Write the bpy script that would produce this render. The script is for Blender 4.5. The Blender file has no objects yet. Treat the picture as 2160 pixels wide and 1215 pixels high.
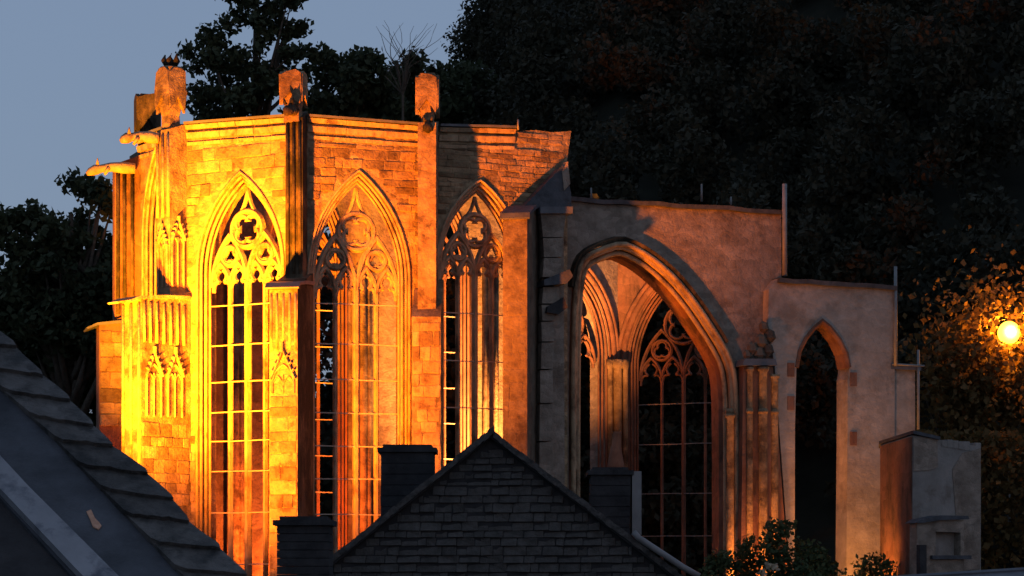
import bpy, bmesh, math, random
import numpy as np
from mathutils import Vector, Matrix
from mathutils.geometry import tessellate_polygon

random.seed(7); np.random.seed(7)
R = math.radians
SC = bpy.context.scene
COL = SC.collection

# ------------------------------------------------------------------ camera
F = 5000.0          # focal length in photo pixels (2160 wide)
HY = 1250.0         # photo row of the horizon
CZ = 9.0            # camera height above the town ground
cam_d = bpy.data.cameras.new('camera'); cam = bpy.data.objects.new('camera', cam_d); COL.objects.link(cam)
cam.location = (0, 0, CZ); cam.rotation_euler = (R(90), 0, 0)
cam_d.sensor_width = 36; cam_d.lens = 36 * F / 2160
cam_d.shift_y = (HY - 607.5) / 2160
cam_d.clip_start = 0.5; cam_d.clip_end = 3000
SC.camera = cam

# ------------------------------------------------------------------ dusk sky
SUN_EL, SUN_ROT = R(1.0), R(150)
w = bpy.data.worlds.new('World'); SC.world = w; w.use_nodes = True
nt = w.node_tree; nt.nodes.clear()
sky = nt.nodes.new('ShaderNodeTexSky'); sky.sky_type = 'NISHITA'; sky.sun_disc = False
sky.sun_elevation = SUN_EL; sky.sun_rotation = SUN_ROT; sky.altitude = 100; sky.air_density = 1.0; sky.dust_density = 0.6; sky.ozone_density = 2.5
mix = nt.nodes.new('ShaderNodeMix'); mix.data_type = 'RGBA'; mix.blend_type = 'MIX'
mix.inputs[0].default_value = 0.5
mix.inputs[7].default_value = (2.25, 2.95, 4.4, 1)      # thin even dusk cloud veil
bg = nt.nodes.new('ShaderNodeBackground'); bg.inputs[1].default_value = 0.15
out = nt.nodes.new('ShaderNodeOutputWorld')
nt.links.new(sky.outputs[0], mix.inputs[6]); nt.links.new(mix.outputs[2], bg.inputs[0]); nt.links.new(bg.outputs[0], out.inputs[0])

sun_d = bpy.data.lights.new('sun', 'SUN'); sun_d.energy = 0.03; sun_d.angle = R(20); sun_d.color = (1, .8, .65)
sun = bpy.data.objects.new('sun', sun_d); COL.objects.link(sun)
sun.rotation_euler = (R(86), 0, R(30))
vs = SC.view_settings; vs.view_transform = 'Standard'; vs.look = 'None'; vs.exposure = 0; vs.gamma = 1; vs.use_curve_mapping = False
SC.cycles.max_bounces = 5; SC.cycles.diffuse_bounces = 3

# ------------------------------------------------------------------ small helpers
def PW(px, py, d):
    return Vector(((px - 1080) * d / F, d, CZ + (HY - py) * d / F))
def PX(px, d): return (px - 1080) * d / F
def PZ(py, d): return CZ + (HY - py) * d / F

class Frame:
    """a vertical plane: origin o (plan), direction u, outward normal n (towards the viewer's side)"""
    def __init__(s, pa, pb):
        s.a = Vector((pa[0], pa[1], 0)); s.b = Vector((pb[0], pb[1], 0))
        s.L = (s.b - s.a).length; s.u = (s.b - s.a).normalized(); s.n = Vector((s.u.y, -s.u.x, 0))
    def P(s, u, z, h=0.0):
        p = s.a + s.u * u + s.n * h; return Vector((p.x, p.y, z))
    def uz(s, px, py, h=0.0):
        r = Vector(((px - 1080) / F, 1, 0)); o = s.a + s.n * h
        t = o.dot(s.n) / r.dot(s.n); q = r * t
        return ((q - s.a).dot(s.u), CZ + (HY - py) / F * t)
def frame_px(pl, dl, pr, dr): return Frame((PX(pl, dl), dl), (PX(pr, dr), dr))

def link(name, me, mat, parent=None):
    o = bpy.data.objects.new(name, me); COL.objects.link(o)
    if mat is not None and not me.materials: me.materials.append(MAT[mat] if isinstance(mat, str) else mat)
    if parent is not None:
        o.parent = parent
        p = parent
        acc = Matrix.Identity(4)
        while p is not None:
            acc = p.matrix_basis.copy() @ acc if p.parent is None else p.matrix_basis.copy() @ acc
            p = p.parent
        root = parent
        while root.parent is not None: root = root.parent
        o.matrix_parent_inverse = Matrix.Identity(4)
        if parent is root: o.matrix_parent_inverse = Matrix.Translation(-root.location)
    return o
def mesh(name, verts, faces, mat, parent=None, smooth=False):
    me = bpy.data.meshes.new(name); me.from_pydata([tuple(v) for v in verts], [], faces); me.update()
    bm = bmesh.new(); bm.from_mesh(me); bmesh.ops.recalc_face_normals(bm, faces=bm.faces); bm.to_mesh(me); bm.free()
    if smooth:
        for p in me.polygons: p.use_smooth = True
    return link(name, me, mat, parent)
class MB:
    def __init__(s): s.v = []; s.f = []
    def add(s, verts, faces):
        k = len(s.v); s.v += list(verts); s.f += [tuple(i + k for i in f) for f in faces]; return s
    def hexa(s, p):  # 8 corners: bottom 4 (ccw), top 4
        return s.add(p, [(0, 3, 2, 1), (4, 5, 6, 7), (0, 1, 5, 4), (1, 2, 6, 5), (2, 3, 7, 6), (3, 0, 4, 7)])
    def fbox(s, fr, u0, u1, z0, z1, h0, h1):
        return s.hexa([fr.P(u0, z0, h0), fr.P(u1, z0, h0), fr.P(u1, z0, h1), fr.P(u0, z0, h1),
                       fr.P(u0, z1, h0), fr.P(u1, z1, h0), fr.P(u1, z1, h1), fr.P(u0, z1, h1)])
    def build(s, name, mat, parent=None, smooth=False): return mesh(name, s.v, s.f, mat, parent, smooth)
    def slab(s, fr, loops, h0, h1):
        """extrude the area inside loops[0] less the other loops, in frame coordinates"""
        tr = tessellate_polygon([[Vector((a, b, 0)) for a, b in l] for l in loops])
        flat = [p for l in loops for p in l]; n = len(flat)
        vs_ = [fr.P(a, b, h1) for a, b in flat] + [fr.P(a, b, h0) for a, b in flat]
        fs = [tuple(t) for t in tr] + [tuple(i + n for i in reversed(t)) for t in tr]
        k = 0
        for l in loops:
            m = len(l)
            for i in range(m): fs.append((k + i, k + (i + 1) % m, n + k + (i + 1) % m, n + k + i))
            k += m
        return s.add(vs_, fs)
    def sweep(s, fr, path, prof, closed=False):
        """sweep closed profile [(offset in plane, height)] along a path [(u,z)]"""
        m = len(path); nv = len(prof); vs_ = []
        for i in range(m):
            a = path[i - 1] if (i > 0 or closed) else path[i]; b = path[(i + 1) % m] if (i < m - 1 or closed) else path[i]
            c = path[i]
            d1 = Vector((c[0] - a[0], c[1] - a[1])); d2 = Vector((b[0] - c[0], b[1] - c[1]))
            if d1.length < 1e-7: d1 = d2
            if d2.length < 1e-7: d2 = d1
            d1.normalize(); d2.normalize()
            t = d1 + d2
            if t.length < .3: t = d2.copy()
            t.normalize(); nn = Vector((-t.y, t.x))
            sc = min(1.6, 1 / max(.4, abs(nn.dot(Vector((-d2.y, d2.x))))))
            for q, h in prof: vs_.append(fr.P(c[0] + nn.x * q * sc, c[1] + nn.y * q * sc, h))
        fs = []
        for i in range(m if closed else m - 1):
            j = (i + 1) % m
            for k in range(nv):
                l = (k + 1) % nv
                fs.append((i * nv + k, i * nv + l, j * nv + l, j * nv + k))
        if not closed: fs.append(tuple(range(nv))); fs.append(tuple((m - 1) * nv + k for k in reversed(range(nv))))
        return s.add(vs_, fs)
    def tube(s, pts, radii, n=8):
        vs_ = []; m = len(pts)
        for i, p in enumerate(pts):
            p = Vector(p); a = Vector(pts[max(0, i - 1)]); b = Vector(pts[min(m - 1, i + 1)])
            t = (b - a).normalized(); x = t.cross(Vector((.31, .2, .93)) if abs(t.z) < .9 else Vector((1, .1, 0))).normalized(); y = t.cross(x)
            for k in range(n):
                an = 2 * math.pi * k / n; vs_.append(p + (x * math.cos(an) + y * math.sin(an)) * radii[i])
        fs = [(i * n + k, i * n + (k + 1) % n, (i + 1) * n + (k + 1) % n, (i + 1) * n + k) for i in range(m - 1) for k in range(n)]
        fs += [tuple(range(n)), tuple((m - 1) * n + k for k in reversed(range(n)))]
        return s.add(vs_, fs)
def thing(name, label, cat, loc, group=None):
    o = bpy.data.objects.new(name, None); COL.objects.link(o); o.location = loc; o.empty_display_size = .3
    o['label'] = label; o['category'] = cat
    if group: o['group'] = group
    return o
def tag(o, label, cat, group=None):
    o['label'] = label; o['category'] = cat
    if group: o['group'] = group
    return o
def kind(o, k): o['kind'] = k; return o

# ------------------------------------------------------------------ materials
MAT = {}
EDGE = .32
def material(name, c1, c2, scale=3.0, rough=.9, bump=.5, bump_scale=14.0, stain=None, stain_amt=.5, stain_scale=.9, vary=0.0, spec=.2, stretch=(1, 1, 1), emit=None, rubble=0.0, rub_scale=2.6):
    m = bpy.data.materials.new(name); m.use_nodes = True; n = m.node_tree; N = n.nodes; Lk = n.links
    b = N['Principled BSDF']; b.inputs['Roughness'].default_value = rough; b.inputs['Specular IOR Level'].default_value = spec
    g = N.new('ShaderNodeNewGeometry'); mp = N.new('ShaderNodeMapping'); mp.inputs['Scale'].default_value = stretch
    Lk.new(g.outputs['Position'], mp.inputs[0])
    t = N.new('ShaderNodeTexNoise'); t.inputs['Scale'].default_value = scale; t.inputs['Detail'].default_value = 6; t.inputs['Roughness'].default_value = .65
    Lk.new(mp.outputs[0], t.inputs['Vector'])
    rp = N.new('ShaderNodeValToRGB'); rp.color_ramp.elements[0].position = .32; rp.color_ramp.elements[1].position = .68
    rp.color_ramp.elements[0].color = (*c1, 1); rp.color_ramp.elements[1].color = (*c2, 1); Lk.new(t.outputs[0], rp.inputs[0])
    col = rp.outputs[0]
    if stain:
        t2 = N.new('ShaderNodeTexNoise'); t2.inputs['Scale'].default_value = stain_scale; t2.inputs['Detail'].default_value = 8; t2.inputs['Roughness'].default_value = .7
        Lk.new(mp.outputs[0], t2.inputs['Vector'])
        r2 = N.new('ShaderNodeValToRGB'); r2.color_ramp.elements[0].position = .62 - stain_amt * .3; r2.color_ramp.elements[1].position = .72 - stain_amt * .2
        Lk.new(t2.outputs[0], r2.inputs[0])
        mx = N.new('ShaderNodeMix'); mx.data_type = 'RGBA'; Lk.new(r2.outputs[0], mx.inputs[0]); Lk.new(col, mx.inputs[6]); mx.inputs[7].default_value = (*stain, 1); col = mx.outputs[2]
    hgt = None
    if rubble:
        wv = N.new('ShaderNodeTexNoise'); wv.inputs['Scale'].default_value = 2.2; wv.inputs['Detail'].default_value = 3; Lk.new(g.outputs['Position'], wv.inputs['Vector'])
        ad = N.new('ShaderNodeMix'); ad.data_type = 'RGBA'; ad.blend_type = 'ADD'; ad.inputs[0].default_value = .35; Lk.new(g.outputs['Position'], ad.inputs[6]); Lk.new(wv.outputs['Color'], ad.inputs[7])
        m2 = N.new('ShaderNodeMapping'); m2.inputs['Scale'].default_value = (1, 1, 1.9); Lk.new(ad.outputs[2], m2.inputs[0])
        vo = N.new('ShaderNodeTexVoronoi'); vo.inputs['Scale'].default_value = rub_scale; vo.inputs['Randomness'].default_value = .9; Lk.new(m2.outputs[0], vo.inputs['Vector'])
        ve = N.new('ShaderNodeTexVoronoi'); ve.feature = 'DISTANCE_TO_EDGE'; ve.inputs['Scale'].default_value = rub_scale; ve.inputs['Randomness'].default_value = .9; Lk.new(m2.outputs[0], ve.inputs['Vector'])
        sp = N.new('ShaderNodeSeparateColor'); Lk.new(vo.outputs['Color'], sp.inputs[0])
        rm = N.new('ShaderNodeMapRange'); rm.inputs[3].default_value = 1 - rubble * .75; rm.inputs[4].default_value = 1 + rubble * .35; Lk.new(sp.outputs[0], rm.inputs[0])
        mr = N.new('ShaderNodeMix'); mr.data_type = 'RGBA'; mr.blend_type = 'MULTIPLY'; mr.inputs[0].default_value = 1; Lk.new(col, mr.inputs[6]); Lk.new(rm.outputs[0], mr.inputs[7]); col = mr.outputs[2]
        eg = N.new('ShaderNodeMapRange'); eg.inputs[2].default_value = .09; Lk.new(ve.outputs['Distance'], eg.inputs[0]); hgt = eg.outputs[0]
    if vary:
        oi = N.new('ShaderNodeObjectInfo'); ml = N.new('ShaderNodeMath'); ml.operation = 'MULTIPLY_ADD'; ml.inputs[1].default_value = vary * 2; ml.inputs[2].default_value = 1 - vary
        Lk.new(oi.outputs['Random'], ml.inputs[0])
        mm = N.new('ShaderNodeMix'); mm.data_type = 'RGBA'; mm.blend_type = 'MULTIPLY'; mm.inputs[0].default_value = 1
        Lk.new(col, mm.inputs[6]); Lk.new(ml.outputs[0], mm.inputs[7]); col = mm.outputs[2]
    Lk.new(col, b.inputs['Base Color'])
    if bump:
        t3 = N.new('ShaderNodeTexNoise'); t3.inputs['Scale'].default_value = bump_scale; t3.inputs['Detail'].default_value = 7; t3.inputs['Roughness'].default_value = .7
        Lk.new(mp.outputs[0], t3.inputs['Vector'])
        bp = N.new('ShaderNodeBump'); bp.inputs['Strength'].default_value = bump; bp.inputs['Distance'].default_value = .06
        hsrc = t3.outputs[0]
        if hgt:
            ma = N.new('ShaderNodeMath'); ma.operation = 'MULTIPLY_ADD'; ma.inputs[1].default_value = EDGE * rubble; Lk.new(hgt, ma.inputs[0]); Lk.new(t3.outputs[0], ma.inputs[2]); hsrc = ma.outputs[0]
        Lk.new(hsrc, bp.inputs['Height']); Lk.new(bp.outputs[0], b.inputs['Normal'])
    if emit:
        b.inputs['Emission Color'].default_value = (*emit[0], 1); b.inputs['Emission Strength'].default_value = emit[1]
    MAT[name] = m; return m
material('sandstone', (.17, .115, .065), (.36, .27, .165), 2.6, bump=1.0, bump_scale=9, stain=(.085, .06, .04), stain_amt=.5, stain_scale=1.1, rubble=.22, rub_scale=2.0)
material('trim', (.25, .18, .11), (.42, .33, .215), 3.6, bump=.8, bump_scale=14, stain=(.11, .075, .05), stain_amt=.36, stain_scale=1.6, stretch=(1, 1, .6))
material('mortar', (.22, .16, .095), (.40, .31, .195), 3.5, bump=1.0, bump_scale=8, stain=(.10, .07, .045), stain_amt=.45, stain_scale=1.0, rubble=.4, rub_scale=3.4)
material('block', (.15, .098, .055), (.35, .265, .16), 3.4, bump=1.0, bump_scale=11, stain=(.10, .065, .042), stain_amt=.42, stain_scale=1.7, vary=.42)
material('moss_and_shade', (.055, .042, .028), (.17, .13, .085), 3.0, bump=1.0, bump_scale=10, stain=(.02, .019, .013), stain_amt=.85, stain_scale=1.3, stretch=(1, 1, .55))  # moss stain, darkened further to paint shade on the second buttress flank
material('plaster', (.18, .145, .115), (.31, .262, .215), 2.0, bump=.9, bump_scale=6, stain=(.16, .125, .098), stain_amt=.36, stain_scale=.8, rubble=.28, rub_scale=3.2)
material('plaster_pale', (.26, .235, .205), (.38, .345, .305), 2.0, bump=.7, bump_scale=6, stain=(.21, .18, .15), stain_amt=.36, stain_scale=.8, rubble=.15, rub_scale=2.4)
material('plaster_grey', (.19, .18, .165), (.27, .255, .235), 1.5, bump=.5, bump_scale=9, stain=(.14, .12, .105), stain_amt=.4, stain_scale=1.0)
material('red_stone', (.15, .07, .045), (.26, .145, .10), 2.4, bump=.8, bump_scale=10, stain=(.075, .045, .032), stain_amt=.5, stain_scale=1.2, stretch=(1, 1, .4), rubble=.25, rub_scale=2.0)
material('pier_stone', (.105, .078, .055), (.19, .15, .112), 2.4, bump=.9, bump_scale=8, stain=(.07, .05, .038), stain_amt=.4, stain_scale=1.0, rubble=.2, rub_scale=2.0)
material('lead', (.06, .068, .08), (.12, .13, .15), 2.0, rough=.55, bump=.2, bump_scale=6, spec=.4)
material('lead_dark', (.022, .026, .032), (.075, .083, .098), 2.6, rough=.6, bump=.4, bump_scale=9, spec=.35)
material('slate', (.062, .058, .054), (.135, .127, .118), 7.0, rough=.65, bump=.8, bump_scale=16, stain=(.03, .031, .03), stain_amt=.55, stain_scale=6.0, vary=.25, spec=.35)
material('gable_slate', (.05, .049, .046), (.10, .096, .09), 6.0, rough=.85, bump=.8, bump_scale=20, vary=.14, spec=.25)
material('dark_joint', (.018, .019, .020), (.04, .04, .042), 5.0, bump=.3)
material('soot', (.022, .022, .024), (.05, .05, .052), 3.0, bump=.6, bump_scale=12)
material('zinc', (.12, .12, .12), (.19, .19, .19), 3.0, rough=.5, bump=.1, spec=.5)
material('pale_trim', (.17, .18, .195), (.25, .26, .28), 3.0, rough=.6, bump=.15, stain=(.09, .10, .12), stain_amt=.4, stain_scale=4)
material('iron', (.30, .26, .20), (.42, .37, .30), 8.0, rough=.55, bump=.2, spec=.5)
material('pole_metal', (.12, .135, .14), (.2, .22, .225), 4.0, rough=.5, bump=.1, spec=.5)
material('clay', (.16, .06, .035), (.26, .11, .065), 5.0, bump=.3)
material('peel_glow', (.42, .22, .14), (.60, .36, .25), 30.0, bump=.4)  # peeling patch; its orange reflected glow is put into the colour
material('bark', (.05, .04, .03), (.11, .09, .07), 6.0, bump=.8, bump_scale=8)
material('soil', (.012, .014, .009), (.024, .025, .016), .8, bump=.5, bump_scale=3)
material('paving', (.10, .095, .09), (.17, .16, .15), 1.2, bump=.4)
material('render_wall', (.22, .20, .17), (.33, .30, .26), 1.4, bump=.3)
material('lamp_glass', (.9, .7, .4), (.9, .7, .4), 1.0, bump=0, emit=((1, .42, .02), 10))
material('flood_glass', (.9, .7, .4), (.9, .7, .4), 1.0, bump=0, emit=((1, .5, .08), 12))
def leafmat(name, c1, c2, trans=.25):
    m = material(name, c1, c2, .8, rough=.7, bump=0, spec=.2)
    n = m.node_tree; b = n.nodes['Principled BSDF']; o = n.nodes['Material Output']
    t = n.nodes.new('ShaderNodeBsdfTranslucent'); mx = n.nodes.new('ShaderNodeMixShader'); mx.inputs[0].default_value = trans
    n.links.new(b.inputs['Base Color'].links[0].from_socket, t.inputs[0])
    n.links.new(b.outputs[0], mx.inputs[1]); n.links.new(t.outputs[0], mx.inputs[2]); n.links.new(mx.outputs[0], o.inputs[0])
leafmat('leaf_dark', (.025, .036, .018), (.06, .072, .035))
leafmat('leaf_forest', (.024, .027, .017), (.05, .046, .028))
leafmat('leaf_bush', (.03, .05, .02), (.07, .095, .04))
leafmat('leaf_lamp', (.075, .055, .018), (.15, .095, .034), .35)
leafmat('blossom', (.5, .42, .3), (.7, .6, .45), .3)

# ------------------------------------------------------------------ terrain
TZ = 7.6            # terrace level round the chapel
def sstep(a, b, x):
    t = min(1, max(0, (x - a) / (b - a))); return t * t * (3 - 2 * t)
def ground_z(x, y):
    z = TZ * sstep(46, 60, y)
    d0 = 93 - 13 * sstep(8, 26, x)
    up = max(0, y - d0)
    g = .10 + .62 * sstep(-13, 7, x)
    z += g * up * (1 - .35 * sstep(150, 330, y))
    z += .5 * math.sin(x * .21 + 1) * math.sin(y * .17) * sstep(d0, d0 + 15, y) if y > d0 else 0
    return z
def sheet():
    xs = [-1200, -600, -300, -160] + [-110 + 4 * i for i in range(56)] + [160, 300, 600, 1200]
    ys = [-300, -100, -20, 10, 30, 40] + [44 + 3 * i for i in range(60)] + [240, 270, 310, 360, 430, 600, 1200, 2400]
    v = [(x, y, ground_z(x, min(y, 360))) for y in ys for x in xs]
    nx = len(xs); f = [(j * nx + i, j * nx + i + 1, (j + 1) * nx + i + 1, (j + 1) * nx + i) for j in range(len(ys) - 1) for i in range(nx - 1)]
    kind(mesh('ground', v, f, 'soil', smooth=True), 'structure')
sheet()

# ------------------------------------------------------------------ gothic helpers
def arch_half(w_, h, n=14):
    """points of a pointed arch from (-w,0) over (0,h) to (w,0)"""
    rad = (w_ * w_ + h * h) / (2 * w_); c = rad - w_
    a1 = math.atan2(h, -c) if c > 0 else math.atan2(h, -c)
    L_ = []
    for i in range(n + 1):
        a = math.pi + (math.atan2(h, -c) - math.pi) * i / n
        L_.append((c + rad * math.cos(a), rad * math.sin(a)))
    L_[0] = (-w_, 0); L_[-1] = (0, h)
    return L_ + [(-x, y) for x, y in reversed(L_[:-1])]
def arch_path(cx, w_, z0, zs, h, n=14):
    return [(cx - w_, z0)] + [(cx + x, zs + y) for x, y in arch_half(w_, h, n)] + [(cx + w_, z0)]
def inside_arch(u, z, cx, w_, z0, zs, h):
    if z < z0 or abs(u - cx) > w_: return False
    if z <= zs: return True
    rad = (w_ * w_ + h * h) / (2 * w_); c = rad - w_
    return (abs(u - cx) + c) ** 2 + (z - zs) ** 2 < rad * rad
def bez(p0, p1, p2, n=7):
    return [((1 - t) ** 2 * p0[0] + 2 * t * (1 - t) * p1[0] + t * t * p2[0], (1 - t) ** 2 * p0[1] + 2 * t * (1 - t) * p1[1] + t * t * p2[1]) for t in [i / n for i in range(n + 1)]]
def bar(w_, h0, h1):   # chamfered tracery bar profile
    m = (h0 + h1) / 2
    return [(-w_ / 2, h0 + (h1 - h0) * .35), (-w_ * .22, h0), (w_ * .22, h0), (w_ / 2, h0 + (h1 - h0) * .35), (w_ / 2, m), (w_ * .2, h1), (-w_ * .2, h1), (-w_ / 2, m)]
def roll(cx_, r, h):   # round moulding profile
    return [(cx_ + r * math.cos(a), h + r * math.sin(a)) for a in [2 * math.pi * k / 8 for k in range(8)]]
def circle(cx, cz, r, n=24): return [(cx + r * math.cos(2 * math.pi * k / n), cz + r * math.sin(2 * math.pi * k / n)) for k in range(n)]
def foil(cx, cz, r, lobes, rot=0):
    L_ = []; rl = r * (.56 if lobes == 3 else .46); rc = r - rl
    for k in range(lobes):
        a0 = rot + 2 * math.pi * k / lobes; span = math.pi * (.62 if lobes == 3 else .60)
        for i in range(9):
            a = a0 - span + 2 * span * i / 8
            L_.append((cx + rc * math.cos(a0) + rl * math.cos(a), cz + rc * math.sin(a0) + rl * math.sin(a)))
    return L_
def quadring(*k): return k

STONE_MESHES = []
def stone_variants():
    for k in range(7):
        bm = bmesh.new(); bmesh.ops.create_cube(bm, size=1.0)
        for v in bm.verts:
            v.co.x += random.uniform(-.05, .05); v.co.z += random.uniform(-.07, .07); v.co.y += random.uniform(-.08, .08)
        bmesh.ops.bevel(bm, geom=[e for e in bm.edges], offset=.07, segments=1, affect='EDGES', profile=.5)
        me = bpy.data.meshes.new('stone'); bm.to_mesh(me); bm.free(); me.materials.append(MAT['block'])
        STONE_MESHES.append(me)
stone_variants()
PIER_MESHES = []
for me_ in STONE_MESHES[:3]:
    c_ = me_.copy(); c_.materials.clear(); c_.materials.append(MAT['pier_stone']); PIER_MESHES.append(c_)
def stones(parent, fr, u0, u1, z0, z1, ch, cw, keep, mb=None, proud=(.006, .035), name='stone', meshes=None, h0=0.0, gap=.014, clipu=None):
    """courses of separate stones on a wall face; returns the number laid"""
    meshes = meshes or STONE_MESHES
    z = z0; n = 0; rot = Matrix(((fr.u.x, -fr.n.x, 0), (fr.u.y, -fr.n.y, 0), (0, 0, 1))).to_4x4()
    while z < z1 - ch * .4:
        h = min(ch * random.uniform(.75, 1.25), z1 - z); u = u0 + random.uniform(-.5, 0) * cw
        while u < u1 - .05:
            wd = cw * random.uniform(.5, 1.6); a = max(u, u0); b = min(u + wd, u1)
            if clipu: a = max(a, clipu(z + h)[0]); b = min(b, clipu(z + h)[1])
            if b - a > (.05 if clipu else .14) and all(keep(x, y) for x in (a + .02, (a + b) / 2, b - .02) for y in (z + .02, z + h / 2, z + h - .02)):
                pr = random.uniform(*proud) + h0; c = fr.P((a + b) / 2, z + h / 2, pr - .075)
                o = link(name, random.choice(meshes), None, parent)
                o.matrix_basis = Matrix.Translation(c) @ rot @ Matrix.Diagonal((b - a - gap, .15, h - gap, 1))
                n += 1
            u += wd
        z += h
    return n

def gothic_window(chap, fr, cx, w_, z0, zs, h, lights=4, bars=(), depth=.42, name='window', mat='trim', heavy=1.0, ringmat='trim', barmat='iron'):
    """a window part: splayed jamb mouldings; sub-parts: mullions, tracery figures, iron saddle bars"""
    m = MB()
    # jamb and arch mouldings: three rolls stepping back into the reveal
    for off, r, hh in ((.29, .04, .025), (.21, .045, -.08), (.12, .05, -.20), (.045, .04, -.31)):
        k = off
        m.sweep(fr, arch_path(cx, w_ + k, z0, zs, h + k * 1.25), roll(0, r, hh))
    win = m.build(name, ringmat, chap, smooth=True)
    tb = bar(.15 * heavy, -depth - .12, -depth + .12); sb = bar(.105 * heavy, -depth - .09, -depth + .09); fb = bar(.08 * heavy, -depth - .07, -depth + .06)
    hw = w_ / 2; q = w_ / 4
    if lights == 4:
        zl = zs - h * .16                    # spring of the lancets
        hs = h * .60                         # rise of sub arches
        MB().sweep(fr, [(cx, z0), (cx, zl + .1)], tb).build('mullion', mat, win)
        for s in (-1, 1): MB().sweep(fr, [(cx + s * hw, z0), (cx + s * hw, zl)], sb).build('mullion', mat, win)
        for s in (-1, 1):
            c = cx + s * hw
            MB().sweep(fr, [(c + x, zl + y) for x, y in arch_half(hw, hs, 10)], bar(.12 * heavy, -depth - .1, -depth + .11)).build('sub_arch', mat, win)
            for t in (-1, 1):
                cc = c + t * q
                mm = MB().sweep(fr, [(cc + x, zl + y) for x, y in arch_half(q, h * .27, 8)], sb)
                for e in (-1, 1):
                    tip = (cc + e * q * .28, zl + h * .06)
                    mm.sweep(fr, bez((cc + e * q * .95, zl - h * .06), (cc + e * q * .95, zl + h * .09), tip, 5) , fb)
                    mm.sweep(fr, bez(tip, (cc + e * q * .9, zl + h * .14), (cc + e * q * .15, zl + h * .2), 5), fb)
                mm.build('lancet_head', mat, win)
            rr = hw * .44
            mm = MB().sweep(fr, circle(c, zl + hs * .60, rr), sb, True).sweep(fr, foil(c, zl + hs * .60, rr * .86, 3, math.pi / 2), fb, True)
            mm.build('trefoil', mat, win)
        # crowning figure: a curved four lobed field
        zc = zs + h * .50; rr = w_ * .43
        mm = MB().sweep(fr, circle(cx, zc, rr, 28), bar(.12 * heavy, -depth - .1, -depth + .11), True)
        mm.build('rose_ring', mat, win)
        MB().sweep(fr, foil(cx, zc, rr * .88, 4, math.pi / 4), bar(.095 * heavy, -depth - .08, -depth + .08), True).build('quatrefoil', mat, win)
        for s in (-1, 1):
            mm = MB().sweep(fr, bez((cx + s * rr * .72, zc + rr * .72), (cx + s * rr * .2, zc + rr * 1.1), (cx, zs + h * .96), 7), fb)
            mm.build('dagger', mat, win); mm = MB()
            mm.sweep(fr, bez((cx + s * w_ * .62, zs + h * .38), (cx + s * w_ * .8, zs + h * .26), (cx + s * w_ * .9, zs + h * .1), 6), fb)
            mm.build('dagger', mat, win)
    else:
        zl = zs - h * .1
        MB().sweep(fr, [(cx, z0), (cx, zl + .1)], sb).build('mullion', mat, win)
        for s in (-1, 1):
            c = cx + s * hw
            mm = MB().sweep(fr, [(c + x, zl + y) for x, y in arch_half(hw, h * .42, 9)], sb)
            for e in (-1, 1):
                tip = (c + e * hw * .3, zl + h * .1)
                mm.sweep(fr, bez((c + e * hw * .95, zl - h * .08), (c + e * hw * .9, zl + h * .12), tip, 5), fb)
                mm.sweep(fr, bez(tip, (c + e * hw * .8, zl + h * .2), (c + e * hw * .15, zl + h * .33), 5), fb)
            mm.build('lancet_head', mat, win)
        rr = w_ * .42; zc = zs + h * .48
        MB().sweep(fr, circle(cx, zc, rr), sb, True).build('rose_ring', mat, win)
        MB().sweep(fr, foil(cx, zc, rr * .88, 4, math.pi / 4), fb, True).build('quatrefoil', mat, win)
    for zb in bars:
        MB().sweep(fr, [(cx - w_ - .05, zb), (cx - w_ * .3, zb + random.uniform(-.015, .015)), (cx + w_ * .3, zb + random.uniform(-.015, .015)), (cx + w_ + .05, zb)],
                   [(-.016, -depth + .07), (.016, -depth + .07), (.016, -depth + .10), (-.016, -depth + .10)]).build('iron_bar', barmat, win)
    return win

# ------------------------------------------------------------------ chapel ruin
K = {0: (PX(290, 75.2), 75.2), 1: (PX(375, 71.9), 71.9), 2: (PX(628, 70.0), 70.0), 3: (PX(905, 71.1), 71.1), 4: (PX(1197, 73.0), 73.0)}
FZ, FA, FB, FC = Frame(K[0], K[1]), Frame(K[1], K[2]), Frame(K[2], K[3]), Frame(K[3], K[4])
FE = frame_px(1190, 73.4, 1645, 76.0)
chapel = thing('chapel_ruin', 'roofless gothic chapel ruin of tan stone glowing under orange floodlights', 'chapel', (-3, 74, TZ))
WT = .95
def topz(fr, px, py): return fr.uz(px, py)[1]
def jag(p, q, n, amp):
    return [(p[0] + (q[0] - p[0]) * i / n, p[1] + (q[1] - p[1]) * i / n + (random.uniform(-amp, amp) if 0 < i < n else 0)) for i in range(n + 1)]

def win_spec(fr, pcx, phw, psp, pap, psill):
    cx, zs = fr.uz(pcx, psp); uL = fr.uz(pcx - phw, psp)[0]; uR = fr.uz(pcx + phw, psp)[0]
    za = fr.uz(pcx, pap)[1]; z0 = fr.uz(pcx, psill)[1]
    return cx, (uR - uL) / 2, z0, zs, za - zs
def bars_px(fr, pcx, ys): return [fr.uz(pcx, y)[1] for y in ys]

wall_list = {}
def choir_wall(fr, top, wins, name='wall', mat='mortar', thick=WT, zbase=TZ - .3):
    loops = [[(0, zbase), (fr.L, zbase)] + top[::-1] if top[0][0] < top[-1][0] else top]
    for (cx, w_, z0, zs, h) in wins: loops.append(arch_path(cx, w_ + .25, z0, zs, h + .31))
    m = MB().slab(fr, loops, -thick, 0)
    return m.build(name, mat, chapel)
# face A
ztA0, ztA1 = topz(FA, 375, 262), topz(FA, 628, 243)
wA = win_spec(FA, 507, 74, 570, 388, 1235)
wallA = choir_wall(FA, [(0, ztA0), (FA.L, ztA1)], [wA])
wallA['label'] = 'wall bay glaring yellow in the floodlight'
gothic_window(chapel, FA, *wA, bars=bars_px(FA, 500, (640, 725, 803, 867, 928, 992, 1080, 1190)), heavy=1.6)
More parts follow.
